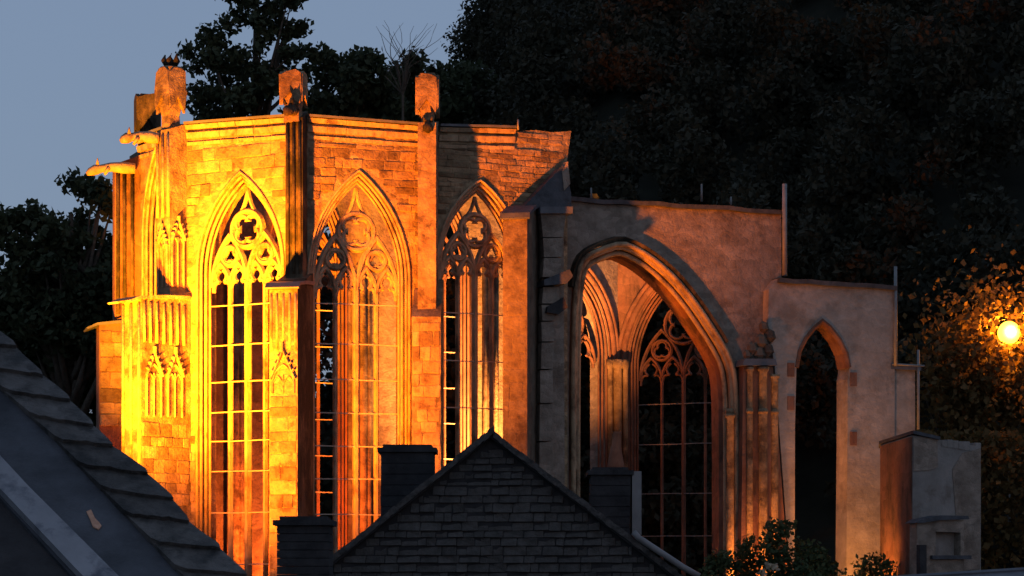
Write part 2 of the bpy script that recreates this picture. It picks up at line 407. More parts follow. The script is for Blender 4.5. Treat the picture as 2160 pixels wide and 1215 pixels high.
# face B
ztB0, ztB1 = ztA1, topz(FB, 905, 264)
wB = win_spec(FB, 757, 87, 585, 385, 1250)
wallB = choir_wall(FB, [(0, ztB0), (FB.L, ztB1)], [wB])
gothic_window(chapel, FB, *wB, bars=bars_px(FB, 757, (640, 725, 800, 870, 940, 1010, 1085)), heavy=1.5)
# face C (broken on the right)
wC = win_spec(FC, 1013, 72, 560, 405, 1235)
c_top = [(0, ztB1), FC.uz(1085, 270), FC.uz(1092, 277), FC.uz(1130, 274), FC.uz(1165, 279), FC.uz(1205, 276), FC.uz(1196, 340), FC.uz(1200, 400), (FC.L, FC.uz(1197, 412)[1])]
wallC = MB().slab(FC, [[(0, TZ - .3), (FC.L, TZ - .3)] + c_top[::-1], arch_path(wC[0], wC[1] + .25, wC[2], wC[3], wC[4] + .31)], -WT, 0).build('wall', 'mortar', chapel)
gothic_window(chapel, FC, *wC, lights=4, bars=bars_px(FC, 1010, (660, 760, 860)), heavy=1.4)
# face Z (grazing, far left) and the hidden north wall
wZ = (FZ.L * .5, 1.0, TZ + 2.4, TZ + 12.5, 2.4)
wallZ = choir_wall(FZ, [(0, topz(FZ, 290, 292)), (FZ.L, ztA0)], [wZ], mat='sandstone')
gothic_window(chapel, FZ, *wZ)
dirC = FC.u
nb = (K[0][0] + dirC.x * 13.5, K[0][1] + dirC.y * 13.5)
FN = Frame(K[0], nb)       # seen from inside
wN = [(5.7, 1.05, TZ + 2.2, TZ + 12.3, 2.5), (10.2, 1.05, TZ + 2.2, TZ + 12.3, 2.5)]
ztN = topz(FN, 300, 320)
wallN = MB().slab(FN, [[(0, TZ - .3), (FN.L, TZ - .3), (FN.L, ztN - 1.2), (FN.L - 2, ztN), (0, ztN)]] + [arch_path(c, a + .3, z0, zs, h + .38) for c, a, z0, zs, h in wN], -WT, 0).build('wall', 'pier_stone', chapel)
for q in wN: gothic_window(chapel, FN, *q, bars=[TZ + 3.5 + i * 1.2 for i in range(7)], mat='red_stone', ringmat='red_stone')
# wall shafts between the inner windows
for u in (3.2, 7.6, 12.2):
    mm = MB()
    for du, r in ((-.2, .09), (0, .14), (.2, .09)): mm.tube([FN.P(u + du, TZ, .12), FN.P(u + du, ztN - 3.2, .12)], [r, r], 8)
    mm.build('wall_shaft', 'sandstone', chapel, True)

# cornices: two mouldings and a lead capped coping on each bay
def cornice(fr, z0, z1, ua, ub, off=0):
    for dz, hh, p, mt, nm in ((-.08, .12, .17, 'trim', 'cornice'), (-.30, .17, .10, 'trim', 'cornice'), (-.58, .10, .05, 'trim', 'cornice')):
        n = max(3, int((ub - ua) / .55)); m = MB()
        us = [ua + (ub - ua) * i / n for i in range(n + 1)]
        for i in range(n):
            a, b = us[i] + .006, us[i + 1] - .006
            za = z0 + (z1 - z0) * a / fr.L + dz; zb = z0 + (z1 - z0) * b / fr.L + dz; pp = p + random.uniform(-.02, .02)
            m.hexa([fr.P(a, za - hh, .02), fr.P(b, zb - hh, .02), fr.P(b, zb - hh, pp * .62), fr.P(a, za - hh, pp * .62), fr.P(a, za, .02), fr.P(b, zb, .02), fr.P(b, zb, pp), fr.P(a, za, pp)])
        m.build(nm, mt, chapel)
    a, b = ua, ub; za = z0 + (z1 - z0) * a / fr.L; zb = z0 + (z1 - z0) * b / fr.L
    MB().hexa([fr.P(a, za - .05, -WT - .05), fr.P(b, zb - .05, -WT - .05), fr.P(b, zb - .05, .21), fr.P(a, za - .05, .21), fr.P(a, za + .06, -WT - .05), fr.P(b, zb + .06, -WT - .05), fr.P(b, zb + .02, .22), fr.P(a, za + .02, .22)]).build('coping', 'lead', chapel)
cornice(FA, ztA0, ztA1, .35, FA.L - .3)
cornice(FB, ztB0, ztB1, .3, FB.L - .25)
cornice(FC, ztB1, topz(FC, 1197, 272), .3, FC.uz(1085, 270)[0])
zZ0 = topz(FZ, 290, 292)
cornice(FZ, zZ0, ztA0, .2, FZ.L - .3)

# rubble and ashlar stones on the three lit bays
nst = 0
def keepfun(w_, m=.36, lo=None):
    return lambda u, z: not inside_arch(u, z, w_[0], w_[1] + m, w_[2] - 9, w_[3], w_[4] + m * 1.3)
def wz(fr, py, px): return fr.uz(px, py)[1]
nst += stones(wallA, FA, .34, FA.L - .3, wz(FA, 1180, 500), wz(FA, 310, 400), .30, .55, keepfun(wA))
nst += stones(wallB, FB, .32, FB.L - .28, wz(FB, 1090, 750), wz(FB, 305, 750), .27, .46, keepfun(wB))
uC = FC.uz(1195, 300)[0]
nst += stones(wallC, FC, .3, uC - .03, wz(FC, 470, 1000), wz(FC, 305, 1000), .17, .42, lambda u, z: keepfun(wC)(u, z))
nst += stones(wallC, FC, FC.uz(1090, 280)[0], uC - .03, wz(FC, 303, 1130), wz(FC, 281, 1130), .17, .4, lambda u, z: True)
print('stones', nst)

# ---- buttresses
def buttress(corner, ang, stages, mat='sandstone', ztop=None, flat_top=False):
    o = Vector((math.sin(R(ang)), -math.cos(R(ang)), 0)); s = Vector((-o.y, o.x, 0))   # s: to the viewer's right
    c = Vector((corner[0], corner[1], 0)); fr_end = None; res = []
    m = MB()
    for (zb, zt, p, wd, rise) in stages:
        prof = [(-.2, zb), (p, zb), (p, zt), (-.2, zt + rise * (p + .2) / max(.1, p))]
        pts = []
        for sd in (-wd / 2, wd / 2):
            for a, z in prof: q = c + o * a + s * sd; pts.append(Vector((q.x, q.y, z)))
        m.add(pts, [(0, 1, 2, 3), (7, 6, 5, 4), (0, 4, 5, 1), (1, 5, 6, 2), (2, 6, 7, 3), (3, 7, 4, 0)])
        end = Frame(((c + o * p - s * wd / 2).x, (c + o * p - s * wd / 2).y), ((c + o * p + s * wd / 2).x, (c + o * p + s * wd / 2).y))
        rgt = Frame(((c + o * p + s * wd / 2).x, (c + o * p + s * wd / 2).y), ((c - o * .1 + s * wd / 2).x, (c - o * .1 + s * wd / 2).y))
        lft = Frame(((c - o * .1 - s * wd / 2).x, (c - o * .1 - s * wd / 2).y), ((c + o * p - s * wd / 2).x, (c + o * p - s * wd / 2).y))
        res.append((end, rgt, lft, zb, zt, p, wd))
    b = m.build('buttress', mat, chapel)
    return b, res, o, s, c
def capslab(b, c, o, s, p, wd, z, rise, over=.16, mat='lead'):
    """thin weathered slab with a projecting drip lip, curling down at the outer end"""
    prof = [(-.05, z + rise), (p * .5, z + rise * .62 + .03), (p + over * .4, z + .06), (p + over * 2.2, z - .10), (p + over * 2.0, z - .15), (p + over * .3, z - .02), (p * .5, z + rise * .62 - .07), (-.05, z + rise - .1)]
    vs_ = []
    for sd in (-wd / 2 - .09, wd / 2 + .09):
        for a, zz in prof: q = c + o * a + s * sd; vs_.append(Vector((q.x, q.y, zz)))
    n = len(prof); fs = [tuple(range(n)), tuple(n + k for k in reversed(range(n)))] + [(k, (k + 1) % n, n + (k + 1) % n, n + k) for k in range(n)]
    return mesh('cap_slab', vs_, fs, mat, b)
def gargoyle(b, base, o, s, length, z, mat='trim', droop=.15):
    pts = []; rad = []
    for i, (t, r, dz) in enumerate(((0, .17, 0), (.25, .19, .02), (.5, .15, .05), (.7, .13, .02), (.82, .17, .0), (.93, .13, -.05), (1, .06, -.10))):
        q = base + o * (length * t); pts.append(Vector((q.x, q.y, z + dz - droop * t * t))); rad.append(r)
    m = MB().tube(pts, rad, 7)
    for sd in (-1, 1):   # ears and fore paws
        q = base + o * (length * .78) + s * (.09 * sd); m.tube([Vector((q.x, q.y, z + .08)), Vector((q.x, q.y, z + .27)) + s * .05 * sd], [.06, .015], 5)
        q = base + o * (length * .55) + s * (.12 * sd); m.tube([Vector((q.x, q.y, z - .02)), Vector((q.x, q.y, z - .2)) + o * .12], [.07, .04], 5)
    return m.build('gargoyle', mat, b, True)
def pinnacle(b, c2, o, s, z0, z1, wd, mat='sandstone', notch=True, crown=False):
    """square broken pinnacle stub with chamfered edges, standing on a narrower neck"""
    m = MB(); hw = wd / 2; nk = hw * .62
    def ring(z, r, cf=.10):
        L_ = []
        for sx, sy in ((1, 1), (-1, 1), (-1, -1), (1, -1)):
            for t in ((1 - cf, 1), (1, 1 - cf)) if sx * sy < 0 else ((1, 1 - cf), (1 - cf, 1)):
                L_.append((sx * r * t[0], sy * r * t[1], z))
        return [Vector(((c2 + s * x + o * y).x, (c2 + s * x + o * y).y, z_)) for x, y, z_ in L_]
    H = z1 - z0
    zz = [(z0 - .3, nk * 1.1), (z0 + H * .1, nk), (z0 + H * .3, hw * .74), (z0 + H * .55, hw * .82), (z0 + H * .8, hw * .8), (z0 + H * .96, hw * .8), (z1, hw * .66)]
    vs_ = []; fs = []
    for z, r in zz: vs_ += [v + Vector((random.uniform(-.02, .02), random.uniform(-.02, .02), random.uniform(-.03, .03))) for v in ring(z, r * random.uniform(.94, 1.05))]
    for i in range(len(zz) - 1):
        for k in range(8): fs.append((i * 8 + k, i * 8 + (k + 1) % 8, (i + 1) * 8 + (k + 1) % 8, (i + 1) * 8 + k))
    fs.append(tuple(range(8))); fs.append(tuple((len(zz) - 1) * 8 + k for k in reversed(range(8))))
    m.add(vs_, fs)
    for dv, sv in ((o, s), (-o, -s), (s, -o), (-s, o)):      # a gablet plate with a notched foot on each side
        q = c2 + dv * (hw * .80) - sv * hw; q2 = q + sv * (2 * hw); fp = Frame((q.x, q.y), (q2.x, q2.y)); L_ = fp.L
        j = lambda v: v + random.uniform(-.03, .03)
        m.slab(fp, [[(j(.05), j(z0 + H * .22)), (j(L_ * .22), j(z0 + H * .30)), (L_ * .5, j(z0 + H * .46)), (j(L_ * .74), j(z0 + H * .26)), (j(L_ - .05), j(z0 + H * .16)), (j(L_ - .01), j(z0 + H * .6)), (j(L_ - .03), j(z0 + H * .9)), (j(L_ * .7), j(z1 - .04)), (j(L_ * .3), j(z1 - .05)), (j(.04), j(z0 + H * .88)), (j(.0), j(z0 + H * .55))]], -.02, .09)
    p = m.build('pinnacle', mat, b)
    if crown:
        mm = MB()
        for k in range(6):
            a = k * 1.05; q = c2 + s * math.cos(a) * .1 + o * math.sin(a) * .1
            mm.tube([Vector((q.x, q.y, z1 - .05)), Vector((q.x, q.y, z1 + .2)) + s * math.cos(a) * .16 + o * math.sin(a) * .1, Vector((q.x, q.y, z1 + .38)) + s * math.cos(a) * .2], [.05, .08, .02], 6)
        mm.build('finial', 'moss_and_shade', b, True)
    return p
def blind_panel(b, fr, u0, u1, z0, z1, proud=.05, gablet=True, mat='trim'):
    """blind tracery panel: jamb rolls, pointed head, steep gablet with crockets above"""
    cx = (u0 + u1) / 2; hw = (u1 - u0) / 2; m = MB(); h = hw * 1.7
    m.sweep(fr, arch_path(cx, hw, z0, z1 - h, h, 8), bar(.075, .0, proud))
    m.sweep(fr, [(cx, z0), (cx, z1 - h * .55)], bar(.05, .0, proud * .8))
    for e in (-1, 1): m.sweep(fr, [(cx + e * hw / 2 + x, z1 - h * 1.2 + y) for x, y in arch_half(hw / 2, h * .6, 6)], bar(.045, .0, proud * .8))
    if gablet:
        m.sweep(fr, [(cx - hw * 1.12, z1 - h * .75), (cx, z1 + h * .75), (cx + hw * 1.12, z1 - h * .75)], bar(.085, .0, proud * 1.7))
        for e in (-1, 1):
            for t in (.25, .5, .75):
                p = (cx + e * hw * 1.12 * (1 - t), z1 - h * .75 + h * 1.5 * t)
                m.sweep(fr, [p, (p[0] + e * .07, p[1] + .07)], bar(.07, .01, proud * 1.9))
        m.sweep(fr, [(cx, z1 + h * .7), (cx, z1 + h * 1.15)], bar(.08, .0, proud * 1.9))
    return m.build('blind_tracery', mat, b)
def ribs(b, fr, us, z0, z1, r=.035, mat='trim'):
    for u in us: MB().sweep(fr, [(u, z0), (u, z1)], roll(0, r, r * .4)).build('rib', mat, b, True)

# K2: between the yellow and the orange bay
zc2 = PZ(603, 68.6)
b2, r2, o, s, c = buttress(K[2], -10, [(TZ - .3, zc2, 1.55, .84, .5), (zc2 - .3, ztA1 - .15, .42, .52, .2)], mat='moss_and_shade')
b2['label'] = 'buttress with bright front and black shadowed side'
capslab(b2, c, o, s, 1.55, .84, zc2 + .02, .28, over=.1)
e2 = r2[0][0]
ashl = MB().slab(e2, [[(0.0, TZ), (.84, TZ), (.84, zc2 - .12), (0.0, zc2 - .12)]], .004, .03).build('ashlar_facing', 'mortar', b2)
stones(b2, e2, .02, .82, PZ(1200, 68.5), PZ(835, 68.5), .36, .42, lambda u, z: True, proud=(.03, .05), h0=.02)
ribs(b2, e2, [.06, .23, .42, .61, .78], PZ(740, 68.5), PZ(620, 68.5), .045)
blind_panel(b2, e2, .1, .74, PZ(830, 68.5), PZ(770, 68.5), .09)
pinnacle(b2, Vector((PX(619, 69.7), 69.7, 0)), o, s, PZ(238, 69.7), PZ(150, 69.7), .66)
gargoyle(b2, Vector((PX(622, 69.7), 69.7, 0)), o, s, .9, PZ(236, 69.7), 'moss_and_shade')
ribs(b2, r2[1][0], [.08, .26, .44], zc2 + .5, ztA1 - .3, .05, 'moss_and_shade')
# K3: between the orange bay and the shadowed bay
zc3 = PZ(668, 69.9)
b3, r3, o, s, c = buttress(K[3], -2, [(TZ - .3, zc3, 1.2, .86, 1.1), (zc3 - .3, ztB1 - .1, .92, .54, .2)], mat='sandstone')
pinnacle(b3, Vector((PX(902, 70.7), 70.7, 0)), o, s, PZ(262, 70.7), PZ(158, 70.7), .64)
stones(b3, r3[0][0], .02, .84, PZ(1000, 69.9), PZ(680, 69.9), .40, .5, lambda u, z: True, proud=(.01, .03))
gargoyle(b3, Vector((PX(905, 70.6), 70.6, 0)), o, s, .55, PZ(268, 70.6), 'moss_and_shade')
# K1: glaring left buttress
zc1 = PZ(632, 70.5)
b1, r1, o, s, c = buttress(K[1], -43, [(TZ - .3, zc1, 1.75, .92, .35), (zc1 - .3, ztA0 - .25, .55, .62, .2)])
b1['label'] = 'buttress burnt out to bright yellow by the floodlight'
capslab(b1, c, o, s, 1.75, .92, zc1 + .02, .22, over=.22, mat='trim')
fl = r1[0][1]; fe = r1[0][0]
blind_panel(b1, fl, .18, .72, PZ(880, 70.8), PZ(770, 70.8), .07)
blind_panel(b1, fl, .98, 1.52, PZ(880, 71.2), PZ(770, 71.2), .07)
ribs(b1, fl, [.1, .33, .57, .84, 1.1, 1.36, 1.6], PZ(725, 70.8), PZ(640, 70.8), .045)
ribs(b1, fe, [.08, .46, .84], PZ(1000, 70.4), PZ(640, 70.4), .05)
stones(b1, fl, .03, 1.8, PZ(1110, 70.8), PZ(890, 70.8), .34, .36, lambda u, z: True, proud=(.01, .04))
blind_panel(b1, r1[1][0], .1, .52, zc1 + .5, zc1 + 2.0, .07); ribs(b1, r1[1][0], [.06, .31, .56], zc1 + 2.6, ztA0 - .4, .05)
blind_panel(b1, r1[1][1], .06, .5, zc1 + .5, zc1 + 2.2, .07)
pinnacle(b1, Vector((PX(360, 71.7), 71.7, 0)), o, s, PZ(258, 71.7), PZ(142, 71.7), .66, crown=True)
gargoyle(b1, Vector((PX(335, 71.6), 71.6, 0)), Vector((-.97, -.24, 0)), Vector((.24, -.97, 0)), 1.15, PZ(292, 71.6), 'trim', .05)
# K0: far left buttress
zc0 = PZ(690, 74.9)
b0, r0, o, s, c = buttress(K[0], -74, [(TZ - .3, zc0, 1.25, .9, .5), (zc0 - .3, zZ0 - .9, .75, .6, .3)], mat='red_stone')
capslab(b0, c, o, s, 1.25, .9, zc0 + .02, .2, over=.18, mat='lead')
pinnacle(b0, Vector((PX(311, 75.0), 75.0, 0)), o, s, PZ(300, 75.0), PZ(200, 75.0), .74, mat='moss_and_shade')
stones(b0, r0[0][1], .03, 1.25, PZ(900, 74.8), PZ(700, 74.8), .42, .5, lambda u, z: True, proud=(.01, .04))
gargoyle(b0, Vector((PX(285, 74.6), 74.6, 0)), Vector((-.98, -.2, 0)), Vector((.2, -.98, 0)), 1.5, PZ(356, 74.6), 'trim', .12)
ribs(b0, r0[1][1], [.1, .3, .55], zc0 + .4, zZ0 - 1.1, .06, 'moss_and_shade')

# K4: plain pier at the right of the shadowed window, with sloping stone roof
zt4 = PZ(455, 70.7)
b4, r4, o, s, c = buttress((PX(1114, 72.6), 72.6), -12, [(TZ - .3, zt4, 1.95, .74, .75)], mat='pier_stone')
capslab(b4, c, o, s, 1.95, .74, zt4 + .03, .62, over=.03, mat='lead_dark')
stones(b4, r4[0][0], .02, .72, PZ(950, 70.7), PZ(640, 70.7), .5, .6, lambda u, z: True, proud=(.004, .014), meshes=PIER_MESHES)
rp_ = [FC.uz(1094, 448, .5), FC.uz(1184, 352, .5), FC.uz(1192, 352, .5), FC.uz(1205, 408, .5), FC.uz(1205, 448, .5)]
MB().slab(FC, [rp_], .06, .5).build('lean_to_shadow', 'lead_dark', chapel)  # dark slab: removed roof slope plus the triangular wall shadow made solid
rp_ = [FC.uz(1186, 362, .53), FC.uz(1198, 340, .53), FC.uz(1203, 388, .53), FC.uz(1190, 402, .53)]
MB().slab(FC, [rp_], .2, .53).build('broken_stone', 'plaster', chapel)
# broken stub of the torn-down side wall right of the pier
FS = frame_px(1140, 71.7, 1203, 72.0)
def stub(ya, yb, xa, xb, h0=-1.3, h1=0, mat='plaster'):
    pts = [FS.uz(xa[1], yb), FS.uz(xb[1], yb), FS.uz(xb[0], ya), FS.uz(xa[0], ya)]
    return MB().slab(FS, [pts], h0, h1).build('broken_block', mat, stubroot)
stubroot = MB().slab(FS, [[FS.uz(1158, 1260), FS.uz(1200, 1260), FS.uz(1197, 452), FS.uz(1150, 452)]], -1.3, -.35).build('wall_stub', 'plaster', chapel)
for ya, yb, xa, xb in ((452, 500, (1141, 1146), (1194, 1188)), (502, 542, (1146, 1148), (1188, 1186)), (544, 584, (1148, 1145), (1184, 1182)),
                       (606, 640, (1146, 1143), (1178, 1181)), (643, 676, (1143, 1145), (1172, 1170)), (679, 720, (1142, 1143), (1168, 1170)),
                       (723, 778, (1142, 1141), (1168, 1166)), (781, 850, (1140, 1140), (1166, 1168)), (853, 930, (1139, 1138), (1166, 1164)), (933, 1040, (1138, 1137), (1165, 1165)), (1043, 1250, (1137, 1136), (1165, 1165))):
    stub(ya, yb, xa, xb, -.34, random.uniform(-.03, .03))
MB().slab(FS, [[FS.uz(1143, 604), FS.uz(1143, 592), FS.uz(1196, 570), FS.uz(1204, 584), FS.uz(1190, 600)]], -.6, .22).build('broken_ledge', 'lead_dark', stubroot)
MB().slab(FS, [[FS.uz(1150, 660), FS.uz(1152, 648), FS.uz(1186, 628), FS.uz(1194, 650), FS.uz(1175, 664)]], -.4, .15).build('broken_ledge', 'soot', stubroot)
MB().slab(FS, [[FS.uz(1138, 451), FS.uz(1138, 437), FS.uz(1206, 437), FS.uz(1206, 451)]], -1.3, .1).build('coping', 'lead', stubroot)

# ---- E: crossing wall with the great arch
def E(px, py, h=0): return FE.uz(px, py, h)
arch_out = [(1200, 1260), (1200, 900), (1201, 720), (1205, 620), (1213, 565), (1228, 538), (1262, 520), (1308, 506), (1345, 520), (1385, 546), (1425, 582), (1462, 626), (1495, 674), (1522, 716), (1541, 752), (1552, 790), (1556, 860), (1556, 1260)]
ap = [E(x, y) for x, y in arch_out]
def smooth_path(p, it=2):
    for _ in range(it):
        q = [p[0]]
        for i in range(len(p) - 1):
            a, b = p[i], p[i + 1]
            q += [(a[0] * .75 + b[0] * .25, a[1] * .75 + b[1] * .25), (a[0] * .25 + b[0] * .75, a[1] * .25 + b[1] * .75)]
        q.append(p[-1]); p = q
    return p
ap = smooth_path(ap, 1)
e_top = jag(E(1188, 418), E(1648, 448), 12, .05)
wallE = MB().slab(FE, [[E(1188, 1270), (ap[0][0], E(1188, 1270)[1])] + ap + [(ap[-1][0], E(1188, 1270)[1]), E(1650, 1270)] + e_top[::-1]], -1.0, 0).build('wall', 'plaster', chapel)
wallE['label'] = 'plastered wall pierced by one wide pointed arch'
m = MB().sweep(FE, [(a, b + .02) for a, b in e_top], [(-.10, -1.1), (-.10, .14), (.03, .16), (.06, -1.1)]); m.build('coping', 'lead_dark', chapel)
arch = MB().sweep(FE, ap[2:-2], [(-.26, -.10), (-.06, -.10), (-.06, .05), (-.14, .10), (-.26, .06)]).build('arch_moulding', 'trim', chapel)
MB().sweep(FE, ap, roll(-.10, .085, .12)).build('arch_roll', 'trim', arch, True)
MB().sweep(FE, ap, roll(-.36, .08, -.14)).build('arch_roll', 'trim', arch, True)
MB().sweep(FE, ap, [(-.02, -.95), (-.46, -.95), (-.46, -.42), (-.26, -.28), (-.02, -.28)]).build('arch_soffit', 'red_stone', arch)
hood = [(u, z) for u, z in ap[7:-8]]
MB().sweep(FE, hood, [(.0, .0), (.0, .16), (.10, .20), (.16, .0)]).build('hood_mould', 'moss_and_shade', arch)  # shadowed upper edge of the arch put into this darker stone
# right respond: stepped pier with shafts under an impost ledge
FR = frame_px(1545, 74.9, 1672, 75.5)
resp = MB().slab(FR, [[FR.uz(1562, 1270), FR.uz(1668, 1270), FR.uz(1630, 770), FR.uz(1568, 770)]], -.9, 0).build('respond_pier', 'red_stone', chapel)
for px, r, h, y0 in ((1546, .13, -.25, 872), (1580, .10, .05, 775), (1608, .14, .06, 775), (1634, .12, .0, 790)):
    u, z = FR.uz(px, y0); m = MB()
    m.tube([FR.P(u, TZ - .2, h), FR.P(u, z - 3.0, h), FR.P(u, z - .15, h), FR.P(u, z - .10, h), FR.P(u, z, h)], [r, r, r * .95, r * 1.3, r * 1.5], 10)
    zz = PZ(868, 75.1); m.tube([FR.P(u, zz - .07, h), FR.P(u, zz, h), FR.P(u, zz + .09, h)], [r * 1.02, r * 1.22, r * 1.02], 10)
    m.build('shaft', 'sandstone', resp, True)
MB().slab(FR, [[FR.uz(1560, 772), FR.uz(1634, 772), FR.uz(1630, 758), FR.uz(1566, 758)]], -.6, .22).build('impost', 'lead', resp)
m = MB()
for k, (x, y, rr) in enumerate(((1585, 735, .18), (1604, 720, .22), (1600, 745, .2), (1618, 738, .2), (1622, 708, .2), (1575, 748, .14), (1610, 690, .17))):
    u, z = FR.uz(x, y); m.tube([FR.P(u, z - rr, -.02), FR.P(u + .03, z - rr * .4, .0), FR.P(u, z + rr * .5, -.02), FR.P(u - .02, z + rr, -.08)], [rr * .5, rr, rr * .9, rr * .3], 7)
m.build('carved_corbel', 'pier_stone', resp)

# ---- far conch seen through the arch
FW1 = frame_px(1120, 83.6, 1303, 87.6); FW2 = frame_px(1303, 87.6, 1600, 85.8)
wW1 = win_spec(FW1, 1232, 44, 745, 610, 1255); wW2 = win_spec(FW2, 1434, 92, 770, 592, 1255)
for fr, q, bars in ((FW1, wW1, ()), (FW2, wW2, (850, 935, 1040, 1130))):
    zt = TZ + 15.0
    MB().slab(fr, [[(0, TZ - .3), (fr.L, TZ - .3), (fr.L, zt), (0, zt)], arch_path(q[0], q[1] + .3, q[2], q[3], q[4] + .38)], -.9, 0).build('wall', 'plaster' if q is wW1 else 'red_stone', chapel)
    gothic_window(chapel, fr, *q, bars=bars_px(fr, 1430, bars), lights=4 if q is wW2 else 2, mat='red_stone', ringmat='red_stone', heavy=1.1, depth=.5, barmat='pole_metal')
    m = MB()
    for off, r, h in ((.52, .12, .02), (.70, .09, .07)): m.sweep(fr, arch_path(q[0], q[1] + off, q[2], q[3], q[4] + off * 1.2), roll(0, r, h))
    m.build('wall_rib', 'red_stone', chapel, True)
m = MB(); cc = Vector((PX(1303, 87.3), 87.2, 0))
for dx, dy, r in ((0, 0, .16), (-.28, -.02, .1), (.28, -.05, .1)):
    p = cc + Vector((dx, dy, 0)); m.tube([p + Vector((0, 0, TZ)), p + Vector((0, 0, PZ(780, 87.3))), p + Vector((0, 0, PZ(775, 87.3))), p + Vector((0, 0, PZ(760, 87.3)))], [r, r, r * 1.4, r * 1.7], 8)
sh = m.build('vault_shaft', 'sandstone', chapel, True)
# ---- F: lower wall with a lancet doorway; G: step; poles
FF = frame_px(1622, 75.4, 1888, 76.8)
f_arch = [(1676, 1270), (1677, 900), (1680, 775), (1686, 740), (1700, 712), (1718, 690), (1735, 676), (1752, 690), (1772, 716), (1786, 745), (1792, 775), (1788, 800), (1788, 900), (1785, 1270)]
fap = [FF.uz(x, y) for x, y in f_arch]; zb = FF.uz(1650, 1290)[1]
f_top = jag(FF.uz(1640, 588), FF.uz(1888, 606), 8, .03)
wallF = MB().slab(FF, [[FF.uz(1672, 1290), (fap[0][0], FF.uz(1672, 1290)[1])] + fap + [(fap[-1][0], zb), (FF.uz(1886, 1290)[0], zb)] + f_top[::-1] + [FF.uz(1622, 610), FF.uz(1620, 690), FF.uz(1634, 770)]], -.8, 0).build('wall', 'plaster_pale', chapel)
wallF['label'] = 'lower grey wall with a narrow pointed doorway'
MB().sweep(FF, f_top, [(-.12, -.9), (-.12, .16), (.02, .18), (.06, -.9)]).build('coping', 'lead_dark', chapel)
MB().sweep(FF, [FF.uz(x, y) for x, y in f_arch[2:-3]], [(-.10, -.7), (-.10, -.03), (-.02, .045), (.05, .035), (.06, -.1), (.0, -.7)]).build('door_arch', 'red_stone', wallF)
for x, ys in ((1668, (780, 850)), (1800, (800, 925))):      # quoins of the doorway
    for y in ys:
        u, z = FF.uz(x, y); MB().fbox(FF, u - .12, u + .12, z - .22, z + .22, -.2, .025).build('quoin', 'red_stone', wallF)
FG = frame_px(1887, 76.9, 1934, 77.1)
MB().slab(FG, [[FG.uz(1876, 1290), FG.uz(1932, 1290), FG.uz(1930, 778), FG.uz(1876, 776)]], -.7, 0).build('wall', 'plaster_pale', chapel)
MB().slab(FG, [[FG.uz(1876, 779), FG.uz(1940, 782), FG.uz(1940, 770), FG.uz(1876, 767)]], -.8, .12).build('coping', 'lead', chapel)
# pier below the step, right of the doorway (reddish, streaked)
for px, d, ya, yb, r in ((1655, 75.7, 388, 582, .085), (1889, 76.7, 562, 772, .06), (1937, 76.9, 738, 906, .05)):
    x = PX(px, d); za, zb_ = PZ(ya, d), PZ(yb, d)
    MB().tube([Vector((x, d, zb_)), Vector((x, d, (za + zb_) / 2)), Vector((x, d, za))], [r, r * .95, r * .9], 8).build('metal_post', 'pole_metal', chapel, True)
x = PX(1925, 76.9)
MB().tube([Vector((PX(1882, 76.75), 76.75, PZ(768, 76.75))), Vector((PX(1950, 76.8), 76.8, PZ(772, 76.8)))], [.035, .035], 6).build('rail', 'pole_metal', chapel, True)
for px, d, ya, yb in ((1247, 74.2, 396, 420), (1480, 75.5, 388, 425), (1542, 75.8, 415, 432), (1093, 72.0, 252, 274)):
    MB().tube([PW(px, yb, d), PW(px, ya, d)], [.035, .03], 6).build('lightning_spike', 'zinc', chapel, True)

# ------------------------------------------------------------------ H: small rendered turret house beside the ruin
turret = thing('turret', 'low grey rendered turret with orange lit side and flat stone roof', 'turret', (PX(1960, 73), 73.5, TZ))
FH = frame_px(1925, 71.8, 2069, 73.0); FHl = Frame((PX(1858, 74.6), 74.6), (PX(1925, 71.8), 71.8))
zr = PZ(916, 71.8)
FHb = FH.P(FH.L, 0); q3 = FHb + Vector((-FH.n.x, -FH.n.y, 0)) * 3.0
hz0 = TZ - .3
plan = [FHl.P(0, 0), FH.P(0, 0), FH.P(FH.L, 0), FH.P(FH.L, 0, -2.9)]
zt = [PZ(938, 74.6), PZ(918, 71.8), PZ(942, 73.0), PZ(948, 75.5)]
m = MB().hexa([Vector((p.x, p.y, hz0)) for p in plan] + [Vector((p.x, p.y, z)) for p, z in zip(plan, zt)])
tw = m.build('wall', 'plaster_grey', turret)
pl = MB().slab(FHl, [[(.02, hz0), (FHl.L - .01, hz0), (FHl.L - .01, PZ(921, 71.8)), (.02, PZ(941, 74.6))]], .003, .03).build('side_glow_facing', 'red_stone', turret)  # orange lamplight on this side is put into a reddish facing
rplan = [plan[0], plan[1], FH.P(FH.L * .36, 0), FH.P(FH.L * .36, 0, -2.9)]; rz = [zt[0] + .12, zt[1] + .14, zt[1] * .64 + zt[2] * .36 + .08, zt[3] + .1]
cxp = sum((p for p in rplan), Vector()) / 4
ex = [p + (p - cxp).normalized() * .12 for p in rplan]
MB().hexa([Vector((p.x, p.y, z - .10)) for p, z in zip(ex, rz)] + [Vector((p.x, p.y, z)) for p, z in zip(ex, rz)]).build('roof', 'lead_dark', turret)
for k in range(7):       # broken wall head on the lower right part
    u0_ = FH.L * (.42 + .083 * k); zz_ = zt[1] + (zt[2] - zt[1]) * (.42 + .083 * k)
    MB().fbox(FH, u0_, u0_ + FH.L * .08, zz_ - .2, zz_ + random.uniform(-.03, .13), -.5 - random.random() * .3, random.uniform(.005, .03)).build('broken_stone', 'plaster_grey', turret)
def hp(x, y): return FH.uz(x, y)
MB().slab(FH, [[hp(1926, 924), hp(1976, 924), hp(1977, 985), hp(1960, 992), hp(1926, 993)]], .004, .035).build('plaster_patch', 'plaster', turret)
